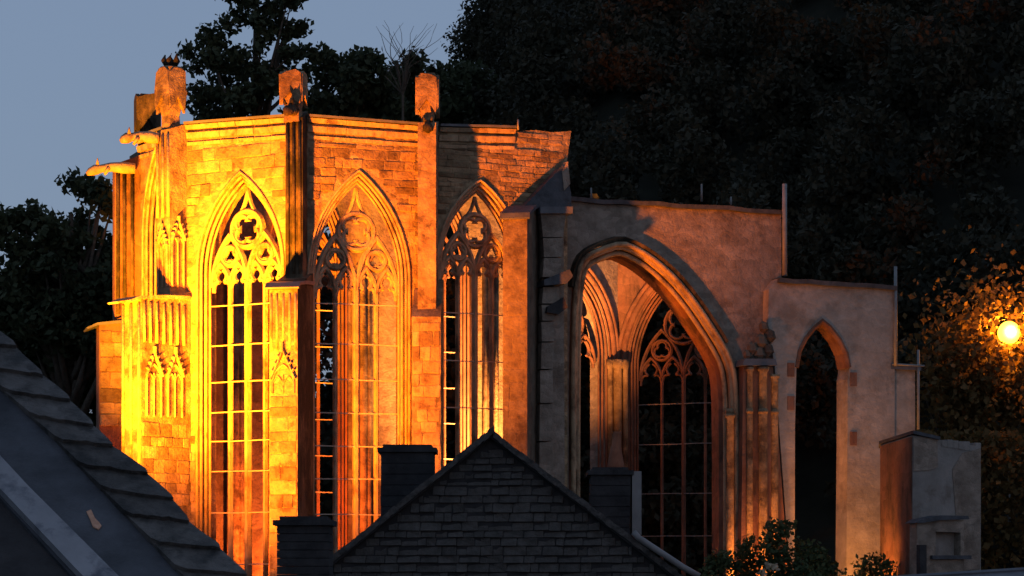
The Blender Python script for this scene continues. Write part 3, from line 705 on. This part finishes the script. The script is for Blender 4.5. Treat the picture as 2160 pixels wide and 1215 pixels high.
MB().slab(FH, [[hp(2008, 990), hp(2030, 955), hp(2068, 945), hp(2066, 1200), hp(2010, 1205), hp(2016, 1090)]], .004, .028).build('plaster_patch', 'plaster', turret)
# low capped block standing forward at its foot, with a square niche
fb_ = [hp(1916, 1270), hp(2016, 1270), hp(2015, 1098), hp(1978, 1096), hp(1940, 1098), hp(1917, 1104)]; nc = [hp(1955, 1172), hp(2008, 1172), hp(2008, 1124), hp(1956, 1122)]
fbk = MB().slab(FH, [fb_, nc], .05, .42).build('front_block', 'plaster', turret)
MB().slab(FH, [[hp(1950, 1176), hp(2010, 1176), hp(2010, 1120), hp(1950, 1120)]], .03, .10).build('niche_back', 'plaster_grey', fbk)
MB().slab(FH, [[hp(1908, 1104), hp(1922, 1096), hp(1960, 1088), hp(2020, 1089), hp(2022, 1096), hp(1962, 1098), hp(1925, 1104)]], .0, .52).build('cap_slab', 'lead_dark', fbk)
MB().slab(FH, [[hp(1944, 1180), hp(2026, 1180), hp(2026, 1172), hp(1944, 1172)]], .0, .54).build('ledge', 'lead_dark', fbk)
MB().slab(FH, [[hp(1914, 1215), hp(1928, 1215), hp(1928, 1150), hp(1914, 1150)]], .45, .62).build('gate_post', 'soot', turret)

# ------------------------------------------------------------------ foreground: slate gable house
gable = thing('gable_house', 'dark slate hung gable house in front of the chapel, pointed gable facing', 'house', (PX(1060, 36), 36, 0))
GD = 36.0
FGb = Frame((PX(600, GD), GD), (PX(1560, GD), GD))
def gp(x, y, h=0): return FGb.uz(x, y, h)
gl, gr, gt = (600, 1264), (1570, 1330), (1035, 920)
zlow = 0.0
MB().slab(FGb, [[(gp(610, 0)[0], zlow), (gp(1560, 0)[0], zlow), gp(1560, 1325), gp(1035, 921), gp(610, 1262)]], -.3, 0).build('gable_wall', 'dark_joint', gable)
gw = gable.children[0]
slm = []
for k in range(6):
    bm = bmesh.new(); bmesh.ops.create_cube(bm, size=1.0)
    for v in bm.verts: v.co.x += random.uniform(-.05, .05); v.co.z += random.uniform(-.06, .06); v.co.y += random.uniform(-.15, .15) + (-.12 if v.co.z < 0 else .1)
    bmesh.ops.bevel(bm, geom=list(bm.edges), offset=.06, segments=1, affect='EDGES')
    me = bpy.data.meshes.new('slate'); bm.to_mesh(me); bm.free(); me.materials.append(MAT['gable_slate']); slm.append(me)
def gable_span(z):
    ul, zl = gp(610, 1262); ut, zt_ = gp(1035, 925); ur, zr_ = gp(1560, 1325)
    return (ul + (ut - ul) * (z - zl) / (zt_ - zl), ut + (ur - ut) * (zt_ - z) / (zt_ - zr_))
def in_gable(u, z):
    ul, zl = gp(610, 1262); ut, zt_ = gp(1035, 925); ur, zr_ = gp(1560, 1325)
    if u < ut: return z < zl + (zt_ - zl) * (u - ul) / (ut - ul)
    return z < zt_ + (zr_ - zt_) * (u - ut) / (ur - ut)
ng = stones(gw, FGb, gp(690, 0)[0], gp(1470, 0)[0], gp(1000, 1222)[1], gp(1000, 926)[1], .125, .235, lambda u, z: True, proud=(.008, .02), name='slate', meshes=slm, gap=.007, clipu=gable_span)
print('gable slates', ng)
# verge boards and roof planes running back
gapex = gp(1035, 912); 
roof_l = [gp(596, 1262), gp(1035, 910), gp(1035, 924), gp(596, 1278)]
roof_r = [gp(1035, 910), gp(1570, 1318), gp(1570, 1334), gp(1035, 924)]
rl = MB().slab(FGb, [roof_l], -7.5, .12).build('roof_slope', 'soot', gable)
rr_ = MB().slab(FGb, [roof_r], -7.5, .118).build('roof_slope', 'soot', gable)
m = MB()
for i in range(46):   # ragged verge slates along both slopes
    t = (i + .5) / 46
    for (a, b) in (((596, 1260), (1035, 908)), ((1035, 908), (1570, 1316))):
        p = gp(a[0] + (b[0] - a[0]) * t, a[1] + (b[1] - a[1]) * t); q = gp(a[0] + (b[0] - a[0]) * (t + .028), a[1] + (b[1] - a[1]) * (t + .028))
        k = random.uniform(-.012, .012)
        m.slab(FGb, [[(p[0], p[1] - .09 + k), (q[0], q[1] - .09 + k), (q[0], q[1] + .015 + k), (p[0], p[1] + .015 + k)]], -.25, .15 + random.uniform(0, .02))
kind(m.build('verge_slates', 'slate', gable), 'stuff')
MB().tube([FGb.P(gapex[0], gapex[1] + .0, .13), FGb.P(gapex[0], gapex[1] + .0, -7.5)], [.05, .05], 6).build('ridge', 'lead_dark', gable)
for sx in (-1, 1):
    u = gp(612, 0)[0] if sx < 0 else gp(1556, 0)[0]
    zt_ = gp(612, 1268)[1] if sx < 0 else gp(1556, 1330)[1]
    MB().fbox(FGb, u - .15, u + .15, 0, zt_, -7.4, -.31).build('side_wall', 'render_wall', gable)
def chimney(parent, pxl, pxr, py, pyb, d, depth, mat='soot', cap=True, side=None, name='chimney_stack'):
    fr = Frame((PX(pxl, d), d), (PX(pxr, d), d)); z1 = PZ(py, d); z0 = PZ(pyb, d)
    m = MB()
    nb_ = 9; 
    for k in range(nb_):
        a = z0 + (z1 - .10 - z0) * k / nb_; b = z0 + (z1 - .10 - z0) * (k + 1) / nb_ - .008; e = random.uniform(-.005, .005)
        m.fbox(fr, e, fr.L + e, a, b, -depth, e)
    ch = m.build(name, mat, parent)
    MB().fbox(fr, -.05, fr.L + .05, z1 - .10, z1 - .03, -depth - .05, .05).build('chimney_cap', mat, ch)
    MB().fbox(fr, .03, fr.L - .03, z1 - .03, z1 + .02, -depth + .03, -.03).build('flaunching', mat, ch)
    return ch, fr
c1, cf1 = chimney(gable, 803, 914, 940, 1160, 37.2, .75)
c2, cf2 = chimney(gable, 1246, 1330, 988, 1200, 36.9, .8)
MB().fbox(cf2, cf2.L - .005 + .03, cf2.L + .17, PZ(1128, 36.9), PZ(994, 36.9), -.6, .02).build('zinc_flashing', 'zinc', c2)
# chimney pot
pc = PW(1299, 985, 37.2)
MB().tube([pc + Vector((0, 0, -.05)), pc + Vector((0, 0, .05)), pc + Vector((0, 0, .3)), pc + Vector((.01, 0, .33)), pc + Vector((.02, 0, .52)), pc + Vector((.02, 0, .55))], [.15, .13, .085, .075, .065, .08], 10).build('chimney_pot', 'clay', c2, True)
MB().tube([PW(1336, 1122, 35.8), PW(1346, 1134, 35.8), PW(1440, 1196, 35.8), PW(1475, 1216, 35.8)], [.05, .05, .05, .05], 8).build('gutter_pipe', 'zinc', gable, True)

# separate chimney and house at the lower left of the gable
house2 = thing('chimney_house', 'black chimney and roof ridge standing left of the slate gable', 'house', (PX(640, 31), 31.6, 0))
c3, cf3 = chimney(house2, 584, 694, 1092, 1262, 31, .7)
FH2 = Frame((PX(380, 30.6), 30.6), (PX(900, 30.6), 30.6))
zr2 = PZ(1240, 31.5)
rid = Vector((0, 0, 0))
v = [Vector((PX(380, 31), 29.0, zr2 - 1.9)), Vector((PX(900, 31), 29.0, zr2 - 1.9)), Vector((PX(900, 31), 31.5, zr2)), Vector((PX(380, 31), 31.5, zr2)), Vector((PX(900, 31), 34.0, zr2 - 1.9)), Vector((PX(380, 31), 34.0, zr2 - 1.9))]
mesh('roof', v, [(0, 1, 2, 3), (3, 2, 4, 5), (0, 3, 5), (1, 4, 2), (0, 5, 4, 1)], 'slate', house2)
m = MB(); m.hexa([Vector((v[0].x + .2, 29.3, 0)), Vector((v[1].x - .2, 29.3, 0)), Vector((v[1].x - .2, 33.7, 0)), Vector((v[0].x + .2, 33.7, 0)), Vector((v[0].x + .2, 29.3, zr2 - 1.75)), Vector((v[1].x - .2, 29.3, zr2 - 1.75)), Vector((v[1].x - .2, 33.7, zr2 - 1.75)), Vector((v[0].x + .2, 33.7, zr2 - 1.75))])
m.build('wall', 'render_wall', house2)

# ------------------------------------------------------------------ foreground: steep slate roof at the left
lroof = thing('slate_roof_house', 'near slate roof with stepped hip slates and pale metal strip, lower left', 'house', (PX(100, 13.2), 13.2, 0))
A0 = PW(-300, 400, 14.9); A1 = PW(640, 1330, 12.4); A2 = PW(-160, 1330, 12.0)
nrm = (A1 - A0).cross(A2 - A0).normalized()
if nrm.y > 0: nrm = -nrm
class PF:   # oblique roof plane frame addressed by photo pixels
    n = nrm
    @staticmethod
    def P(px, py, h=0.0):
        r = Vector(((px - 1080) / F, 1, (HY - py) / F)); o = Vector((0, 0, CZ)); t = (A0 + nrm * h - o).dot(nrm) / r.dot(nrm); return o + r * t
def plate(pts, h0, h1, name, mat, parent):
    # pts: pixels on the roof plane; offset along the normal in world space
    base = [PF.P(x, y) for x, y in pts]; n = len(base)
    vs_ = [p + nrm * h1 for p in base] + [p + nrm * h0 for p in base]
    return mesh(name, vs_, [tuple(range(n)), tuple(n + k for k in reversed(range(n)))] + [(k, (k + 1) % n, n + (k + 1) % n, n + k) for k in range(n)], mat, parent)
deck = plate([(-300, 440), (-160, 552), (30, 742), (230, 950), (395, 1110), (620, 1330), (-300, 1330)], -.25, -.02, 'roof_deck', 'soot', lroof)
# edge line (hip): (0,705)->(520,1215); slates step down along it
hip = [(-140, 560), (-85, 615), (-30, 680), (30, 735), (88, 797), (145, 849), (194, 902), (233, 945), (308, 1004), (361, 1058), (396, 1105), (462, 1162), (515, 1218), (570, 1275)]
low = [(-270, 560), (-215, 615), (-160, 672), (-100, 728), (-45, 780), (9, 832), (66, 885), (119, 935), (167, 988), (216, 1039), (264, 1091), (321, 1151), (372, 1207), (425, 1262)]
for i in range(len(hip) - 1):
    (ax, ay), (bx, by) = hip[i], hip[i + 1]; (cx_, cy_), (dx_, dy_) = low[i + 1], low[i]
    # each slate: overlaps the one below, lower edge sloping gently down to the right
    nlow = 9; jy = [random.uniform(-1, 1) for _ in range(nlow)]; jy[random.randrange(1, nlow)] -= 2
    lowpts = [(bx + 3 + (cx_ + 2 - bx - 3) * k / nlow + random.uniform(-2, 2), by + 8 + (cy_ + 6 - by - 8) * k / nlow + jy[k]) for k in range(nlow)]
    pts = [(ax, ay), (ax + (bx - ax) * .4 + random.uniform(-3, 3), ay + (by - ay) * .4 + random.uniform(-2, 2)), (bx - 2, by - 2)] + lowpts + [(cx_ - 4, cy_ - 2), (dx_, dy_)]
    lo_ = .012; th = .02
    base = [PF.P(x, y) for x, y in pts]; n = len(base)
    lift = [.004, .015, .03] + [.034] * nlow + [.03, .004]
    vs_ = [p + nrm * (l + th) for p, l in zip(base, lift)] + [p + nrm * (l - .02) for p, l in zip(base, lift)]
    mesh('hip_slate', vs_, [tuple(range(n)), tuple(n + k for k in reversed(range(n)))] + [(k, (k + 1) % n, n + (k + 1) % n, n + k) for k in range(n)], 'slate', lroof)
band = plate([(-200, 630), (-50, 776), (30, 850), (130, 945), (222, 1046), (335, 1165), (440, 1270), (330, 1330), (150, 1215), (-60, 985), (-200, 850)], -.03, .004, 'lead_valley', 'lead_dark', lroof)
strip = plate([(-160, 800), (-60, 905), (0, 975), (60, 1040), (150, 1130), (225, 1205), (330, 1310), (260, 1310), (170, 1225), (90, 1140), (0, 1045), (-160, 880)], .002, .05, 'metal_strip', 'pale_trim', lroof)
plate([(182, 1082), (192, 1078), (200, 1096), (208, 1104), (214, 1112), (208, 1120), (196, 1114), (190, 1098)], .002, .012, 'peel_glow_patch', 'peel_glow', lroof)
m = MB(); pA = PF.P(-160, 1330); pB = PF.P(640, 1330); back = PF.P(-160, 560)
m.hexa([Vector((pA.x, pA.y + .1, 0)), Vector((pB.x, pB.y + .1, 0)), Vector((pB.x, pB.y + 3, 0)), Vector((pA.x, pA.y + 3, 0)), Vector((pA.x, pA.y + .1, pA.z - .3)), Vector((pB.x, pB.y + .1, pB.z - .3)), Vector((pB.x, pB.y + 3, pB.z - .3)), Vector((pA.x, pA.y + 3, pA.z - .3))])
m.build('wall', 'render_wall', lroof)

# ------------------------------------------------------------------ low roof ridge at the lower right corner
lr = thing('low_roof_house', 'dark blue roof edge along the bottom right corner of the view', 'house', (PX(2000, 52), 52, 0))
a, b = PW(1850, 1222, 50), PW(2260, 1196, 50)
mesh('roof', [a, b, b + Vector((0, -3, -1.6)), a + Vector((0, -3, -1.6)), b + Vector((0, 3, -1.6)), a + Vector((0, 3, -1.6))], [(0, 1, 2, 3), (0, 5, 4, 1), (0, 3, 5), (1, 4, 2), (3, 2, 4, 5)], 'lead', lr)
MB().tube([a, b], [.06, .06], 6).build('ridge', 'lead', lr)
m = MB(); zz = min(a.z, b.z) - 1.5
m.hexa([Vector((a.x + .1, 47.3, 0)), Vector((b.x - .1, 47.3, 0)), Vector((b.x - .1, 52.7, 0)), Vector((a.x + .1, 52.7, 0)), Vector((a.x + .1, 47.3, zz)), Vector((b.x - .1, 47.3, zz)), Vector((b.x - .1, 52.7, zz)), Vector((a.x + .1, 52.7, zz))]); m.build('wall', 'render_wall', lr)

# ------------------------------------------------------------------ foliage
def leaf_mesh(name, C, size, mat, parent=None, aspect=.62, jitter=.4, up=None):
    n = len(C); rng = np.random
    a = rng.normal(size=(n, 3)); a /= np.linalg.norm(a, axis=1)[:, None]
    b = rng.normal(size=(n, 3)); b -= (a * b).sum(1)[:, None] * a; b /= np.linalg.norm(b, axis=1)[:, None]
    nn = np.cross(a, b)
    L_ = size * (1 + jitter * (rng.rand(n) * 2 - 1))[:, None]; W = L_ * aspect
    V = np.empty((n, 4, 3)); V[:, 0] = C - a * L_ * .5; V[:, 1] = C + b * W * .5 - a * L_ * .05 + nn * L_ * .08; V[:, 2] = C + a * L_ * .5; V[:, 3] = C - b * W * .5 - a * L_ * .05 + nn * L_ * .08
    me = bpy.data.meshes.new(name); me.vertices.add(n * 4); me.vertices.foreach_set('co', V.reshape(-1))
    me.loops.add(n * 4); me.loops.foreach_set('vertex_index', np.arange(n * 4, dtype=np.int32))
    me.polygons.add(n); me.polygons.foreach_set('loop_start', np.arange(0, n * 4, 4, dtype=np.int32)); me.polygons.foreach_set('loop_total', np.full(n, 4, dtype=np.int32))
    me.update(calc_edges=True); me.validate()
    return link(name, me, mat, parent)
def clumps(centers, radii, per, flat=.8, shell=.5):
    out_ = []
    for c, r in zip(centers, radii):
        n = int(per * (r ** 2)); d = np.random.normal(size=(n, 3)); d /= np.linalg.norm(d, axis=1)[:, None]
        rad = r * (shell + (1 - shell) * np.random.rand(n)) ** 1.0
        p = d * rad[:, None]; p[:, 2] *= flat; out_.append(p + np.array(c))
    return np.concatenate(out_)
def tree(name, label, base, height, crown_c, crown_r, nclump, clump_r, per, leaf, mat='leaf_dark', group='trees around the ruin', inner=None):
    t = thing(name, label, 'tree', base, group)
    base = Vector(base); cc = Vector(crown_c); top = Vector((cc.x, cc.y, cc.z + crown_r[2] * .6))
    m = MB(); r0 = height * .022
    mid = base.lerp(top, .5) + Vector((random.uniform(-.3, .3), random.uniform(-.3, .3), 0))
    m.tube([base + Vector((0, 0, -.3)), base.lerp(mid, .5), mid, top], [r0 * 1.3, r0, r0 * .75, r0 * .15], 8)
    cen = []
    for i in range(nclump):
        while True:
            d = np.random.uniform(-1, 1, 3); q = np.linalg.norm(d)
            if .25 < q < 1: break
        p = cc + Vector((d[0] * crown_r[0], d[1] * crown_r[1], d[2] * crown_r[2])); cen.append(p)
        if i % 3 == 0:
            st = base.lerp(top, random.uniform(.45, .9)); m.tube([st, st.lerp(p, .5) + Vector((0, 0, -.2)), p], [r0 * .35, r0 * .22, .02], 5)
    m.build('trunk', 'bark', t, True)
    rad = [clump_r * random.uniform(.65, 1.25) for _ in cen]
    C = clumps([tuple(c) for c in cen], rad, per, .75, .2)
    leaf_mesh('crown', C, leaf, mat, t)
    return t
def far_tree(label, px, py, d, cr, n, cl, per, leaf):
    tree('broadleaf_tree', label, (PX(px, d), d, ground_z(PX(px, d), d)), 24, PW(px, py, d), cr, n, cl, per, leaf)
far_tree('tall tree behind the two left pinnacles with sky showing through', 538, 150, 142, (4.3, 3.4, 5.6), 92, .86, 120, .42)
far_tree('dense rounded tree top rising right of the second pinnacle', 722, 275, 148, (3.7, 3.5, 5.5), 90, 1.2, 130, .44)
far_tree('dark tree top behind the third pinnacle on the chapel wall', 850, 310, 152, (4.0, 4, 6.0), 100, 1.3, 130, .44)
far_tree('dark tree top between the third pinnacle and the wooded hill', 960, 300, 156, (3.6, 4, 5.6), 90, 1.3, 130, .44)
far_tree('dark tree at the left edge below the gargoyles', 150, 575, 92, (4.0, 2.6, 3.8), 135, .8, 230, .32)
far_tree('lower dark tree filling the left edge above the near roof', 90, 800, 97, (4.9, 3, 4.7), 140, 1.15, 240, .34)
# bare twiggy shrub against the sky
sap = thing('bare_shrub', 'leafless twiggy shrub against the sky between the tree tops', 'shrub', (PX(850, 112), 112, ground_z(PX(850, 112), 112)))
m = MB(); st = PW(850, 200, 112); m.tube([Vector((st.x, 112, ground_z(st.x, 112))), st], [.16, .06], 6)
for k in range(16):
    a = random.uniform(-1.2, 1.2); p = st + Vector((random.uniform(-.9, .9), random.uniform(-.4, .4), random.uniform(.8, 1.6))); pts = [st, p]
    for j in range(5): p = p + Vector((math.sin(a) * .42, random.uniform(-.1, .1), .42 * math.cos(a * .7))); a += random.uniform(-.45, .45); pts.append(p)
    m.tube(pts, [.035, .025, .02, .016, .013, .01, .007], 4)
m.build('branches', 'bark', sap)

# wooded hillside: one mass of crowns
cen = []; rad = []
rng = random.Random(3)
y = 96
while y < 300:
    st = 3.0 + (y - 96) * .022
    x = -26
    while x < 95 + (y - 96) * .25:
        xx = x + rng.uniform(-1.2, 1.2); yy = y + rng.uniform(-1.4, 1.4)
        px = 1080 + xx * F / yy
        if -100 < px < 2300 and (xx > -14 or yy < 130) and not (14 < xx < 22 and yy < 94):
            gz = ground_z(xx, yy); hgt = rng.uniform(2.5, 7.5); r_ = st * rng.uniform(.42, .62)
            for k in range(5):
                cen.append((xx + rng.uniform(-.6, .6) * r_, yy + rng.uniform(-.6, .6) * r_, gz + hgt * rng.uniform(.15, 1.0))); rad.append(r_ * rng.uniform(.55, .85))
        x += st
    y += st
for k in range(900):
    xx = rng.uniform(-8, 75); yy = rng.uniform(98, 240); px = 1080 + xx * F / yy
    if -100 < px < 2300: cen.append((xx, yy, ground_z(xx, yy) + rng.uniform(.3, 3.5))); rad.append(rng.uniform(.9, 1.8))
def silh(c, r):     # the wood's edge falls away to the left of the spur
    px = 1080 + c[0] * F / c[1]; top = HY - F * (c[2] + r * .9 - CZ) / c[1]; e = 500 * r / c[1]
    lim = 100 if px < 905 else 100 - (px - 905) * 1.15
    return top > lim - 5 and not (px < 420)
for k in range(620):     # undergrowth and low trees close behind the ruin
    cen.append((rng.uniform(-15, 9), rng.uniform(94, 103), ground_z(0, 90) + rng.uniform(0, 1) ** 1.2 * 16.5)); rad.append(rng.uniform(.8, 1.5))
kp = [silh(c, r) for c, r in zip(cen, rad)]
cen = [c for c, k in zip(cen, kp) if k]; rad = [r for r, k in zip(rad, kp) if k]
C = clumps(cen, rad, 130, .9, .45)
print('forest leaves', len(C))
kind(leaf_mesh('hillside_wood', C, .36, 'leaf_forest'), 'stuff')['label'] = 'dark wooded hillside rising behind the chapel'

# bush in front of the arch, with lit blossoms
bush = thing('bush', 'dark leafy bush at the foot of the great arch with lit blossoms', 'bush', (PX(1640, 71.5), 71.5, TZ))
cen = []; rad = []
for i in range(90):
    t = random.random(); px = 1490 + 300 * t + random.uniform(-10, 10)
    ytop = 1170 - 100 * math.exp(-((px - 1640) / 80) ** 2); py = random.uniform(ytop + 18, 1300)
    cen.append(tuple(PW(px, py, 71.5 + random.uniform(-.9, .9)))); rad.append(random.uniform(.3, .55))
leaf_mesh('foliage', clumps(cen, rad, 420, .85, .3), .16, 'leaf_bush', bush)
m = MB()
for k in range(14):
    p = Vector((PX(1500 + 20 * k, 71.5), 71.5, TZ)); m.tube([p, p + Vector((random.uniform(-.2, .2), 0, 1)), p + Vector((random.uniform(-.4, .4), 0, 2.0))], [.04, .03, .01], 5)
m.build('stems', 'bark', bush)
cl = [tuple(PW(1615 + random.uniform(-22, 26), 1203 + random.uniform(-12, 10), 70.6 + random.uniform(-.1, .1))) for _ in range(7)]
leaf_mesh('blossoms', clumps(cl, [.16] * 7, 700, .9, .2), .13, 'blossom', bush)
bush2 = thing('bush', 'low dark bush below the doorway between great arch and turret', 'bush', (PX(1840, 72.5), 72.5, TZ))
cen = [tuple(PW(1790 + 110 * random.random(), random.uniform(1180, 1290), 72.5 + random.uniform(-.5, .5))) for _ in range(28)]
leaf_mesh('foliage', clumps(cen, [.38] * 28, 420, .85, .3), .16, 'leaf_bush', bush2)

# street lamp on the slope and the shrubs it lights
LD = 90.0; lp = PW(2128, 702, LD)
lampt = thing('street_lamp', 'glowing orange street lamp among leaves at the right edge', 'street lamp', (lp.x, lp.y, ground_z(lp.x, lp.y)))
g0 = Vector((lp.x, lp.y, ground_z(lp.x, lp.y)))
MB().tube([g0 + Vector((0, 0, -.2)), g0 + Vector((0, 0, .6)), Vector((lp.x, lp.y, lp.z - .55))], [.09, .06, .045], 8).build('pole', 'pole_metal', lampt, True)
MB().tube([lp + Vector((0, 0, .44 * math.sin(t))) for t in [-1.35 + 2.7 * i / 10 for i in range(11)]], [.42 * math.cos(-1.35 + 2.7 * i / 10) for i in range(11)], 16).build('lamp_globe', 'lamp_glass', lampt, True)
MB().tube([lp + Vector((0, 0, -.56)), lp + Vector((0, 0, -.40))], [.09, .12], 10).build('globe_collar', 'pole_metal', lampt, True)
MB().tube([lp + Vector((0, 0, .41)), lp + Vector((0, 0, .46)), lp + Vector((0, 0, .55))], [.10, .09, .02], 10).build('globe_finial', 'pole_metal', lampt, True)
ld = bpy.data.lights.new('lamp_bulb', 'POINT'); ld.energy = 1700; ld.color = (1, .27, .015); ld.shadow_soft_size = .12
lo = bpy.data.objects.new('lamp_bulb', ld); COL.objects.link(lo); lo.location = lp + Vector((0, -.62, 0))
shr = thing('leafy_shrub', 'large leaved shrub lit orange beneath the street lamp', 'shrub', (PX(2060, 88.5), 88.5, ground_z(PX(2060, 88.5), 88.5)))
C = []
for i in range(700): C.append(tuple(PW(2128 + random.gauss(0, 60), 690 + random.gauss(0, 60), 90.8 + random.random() * .8)))  # leaves added behind the lamp so their lit falloff makes a halo
for i in range(6500):
    r_ = random.random(); a = random.uniform(-1, 1)
    px = 2085 + random.gauss(0, 75); py = 815 + random.gauss(0, 90)
    dd = 89.2 + random.gauss(.3, .9)
    if ((px - 2128) ** 2 + (py - 700) ** 2) ** .5 < 27 and dd < 90.5: dd = 90.6 + random.random() * .6
    C.append(tuple(PW(px, py, dd)))
for i in range(5500): C.append(tuple(PW(random.uniform(1885, 2230), 1270 - 360 * random.random() ** .8, random.uniform(85.5, 88.5))))
leaf_mesh('foliage', np.array(C), .26, 'leaf_lamp', shr, aspect=.8)
m = MB()
for k in range(10):
    b0_ = Vector((PX(2060, 88.8) + random.uniform(-.8, .8), 88.8, 0)); b0_.z = ground_z(b0_.x, b0_.y)
    e = PW(2060 + random.gauss(0, 60), 820 + random.gauss(0, 60), 89); m.tube([b0_, b0_.lerp(e, .5) + Vector((.1, 0, .2)), e], [.06, .04, .012], 5)
m.build('stems', 'bark', shr)

# ------------------------------------------------------------------ floodlights (modelled fixtures on the ground; the apse one is added)
def flood(loc, target, power, color, size, label, blend=.6, radius=.18):
    loc = Vector(loc); target = Vector(target); t = thing('floodlight', label, 'floodlight', (loc.x, loc.y, ground_z(loc.x, loc.y)), 'floodlights round the ruin')
    dv = (target - loc).normalized(); x = dv.cross(Vector((0, 0, 1))).normalized(); y = x.cross(dv)
    def bx(cx0, w2, h2, d0, d1): return [cx0 + x * a + y * b + dv * c for c in (d0, d1) for a, b in ((-w2, -h2), (w2, -h2), (w2, h2), (-w2, h2))]
    p = bx(loc, .2, .14, -.28, -.10); m = MB().add(p, [(0, 3, 2, 1), (4, 5, 6, 7), (0, 1, 5, 4), (1, 2, 6, 5), (2, 3, 7, 6), (3, 0, 4, 7)])
    m.build('housing', 'soot', t)
    p = bx(loc, .18, .12, -.095, -.085); MB().add(p, [(0, 3, 2, 1), (4, 5, 6, 7), (0, 1, 5, 4), (1, 2, 6, 5), (2, 3, 7, 6), (3, 0, 4, 7)]).build('glass', 'flood_glass', t)
    MB().tube([Vector((loc.x, loc.y, ground_z(loc.x, loc.y) - .1)), loc - dv * .2], [.04, .04], 6).build('stand', 'pole_metal', t)
    l = bpy.data.lights.new('flood_beam', 'SPOT'); l.energy = power; l.color = color; l.spot_size = R(size); l.spot_blend = blend; l.shadow_soft_size = radius
    o_ = bpy.data.objects.new('flood_beam', l); COL.objects.link(o_); o_.location = loc; o_.rotation_euler = dv.to_track_quat('-Z', 'Y').to_euler()
SOD = (1, .30, .004)
flood((-14.4, 59.0, ground_z(-14.4, 59) + .6), (-10.0, 71, 17.4), 215000, SOD, 39, 'floodlight on the slope far left of the chapel aimed at the bright bay', blend=1.0, radius=.35)
flood((-12.4, 57.5, ground_z(-12.4, 57.5) + .6), (-6.0, 70.5, 17.4), 165000, (1, .20, .003), 54, 'floodlight on the slope before the chapel aimed along its front', blend=1.0, radius=.4)
flood((PX(1595, 74.5), 74.45, TZ + .4), (PX(1540, 75.6), 76.6, 17), 2300, (1, .28, .05), 92, 'floodlight behind the bush at the foot of the great arch')
flood((.3, 75.4, TZ + .4), (-.9, 80.2, 14.6), 100000, (1, .33, .07), 66, 'floodlight inside the choir on the chapel floor', blend=.9)
flood((PX(1330, 80), 80.0, TZ + .4), (PX(1270, 87), 87, 15), 200, (1, .2, .02), 100, 'floodlight inside the chapel before the far conch')
flood((PX(1765, 73.2), 73.2, TZ + .35), (PX(1905, 74.6), 75.2, 11.4), 1500, (1, .32, .05), 125, 'floodlight behind the low bush aimed at the turret', blend=.8)
flood((-6.4, 74.2, TZ + .4), (-8.6, 77.0, 14.0), 8000, (1, .15, .015), 120, 'added unseen floodlight inside the apse, reddening the left window backgrounds', blend=.8)  # added lamp, unseen; lifts the dark wall behind the left windows
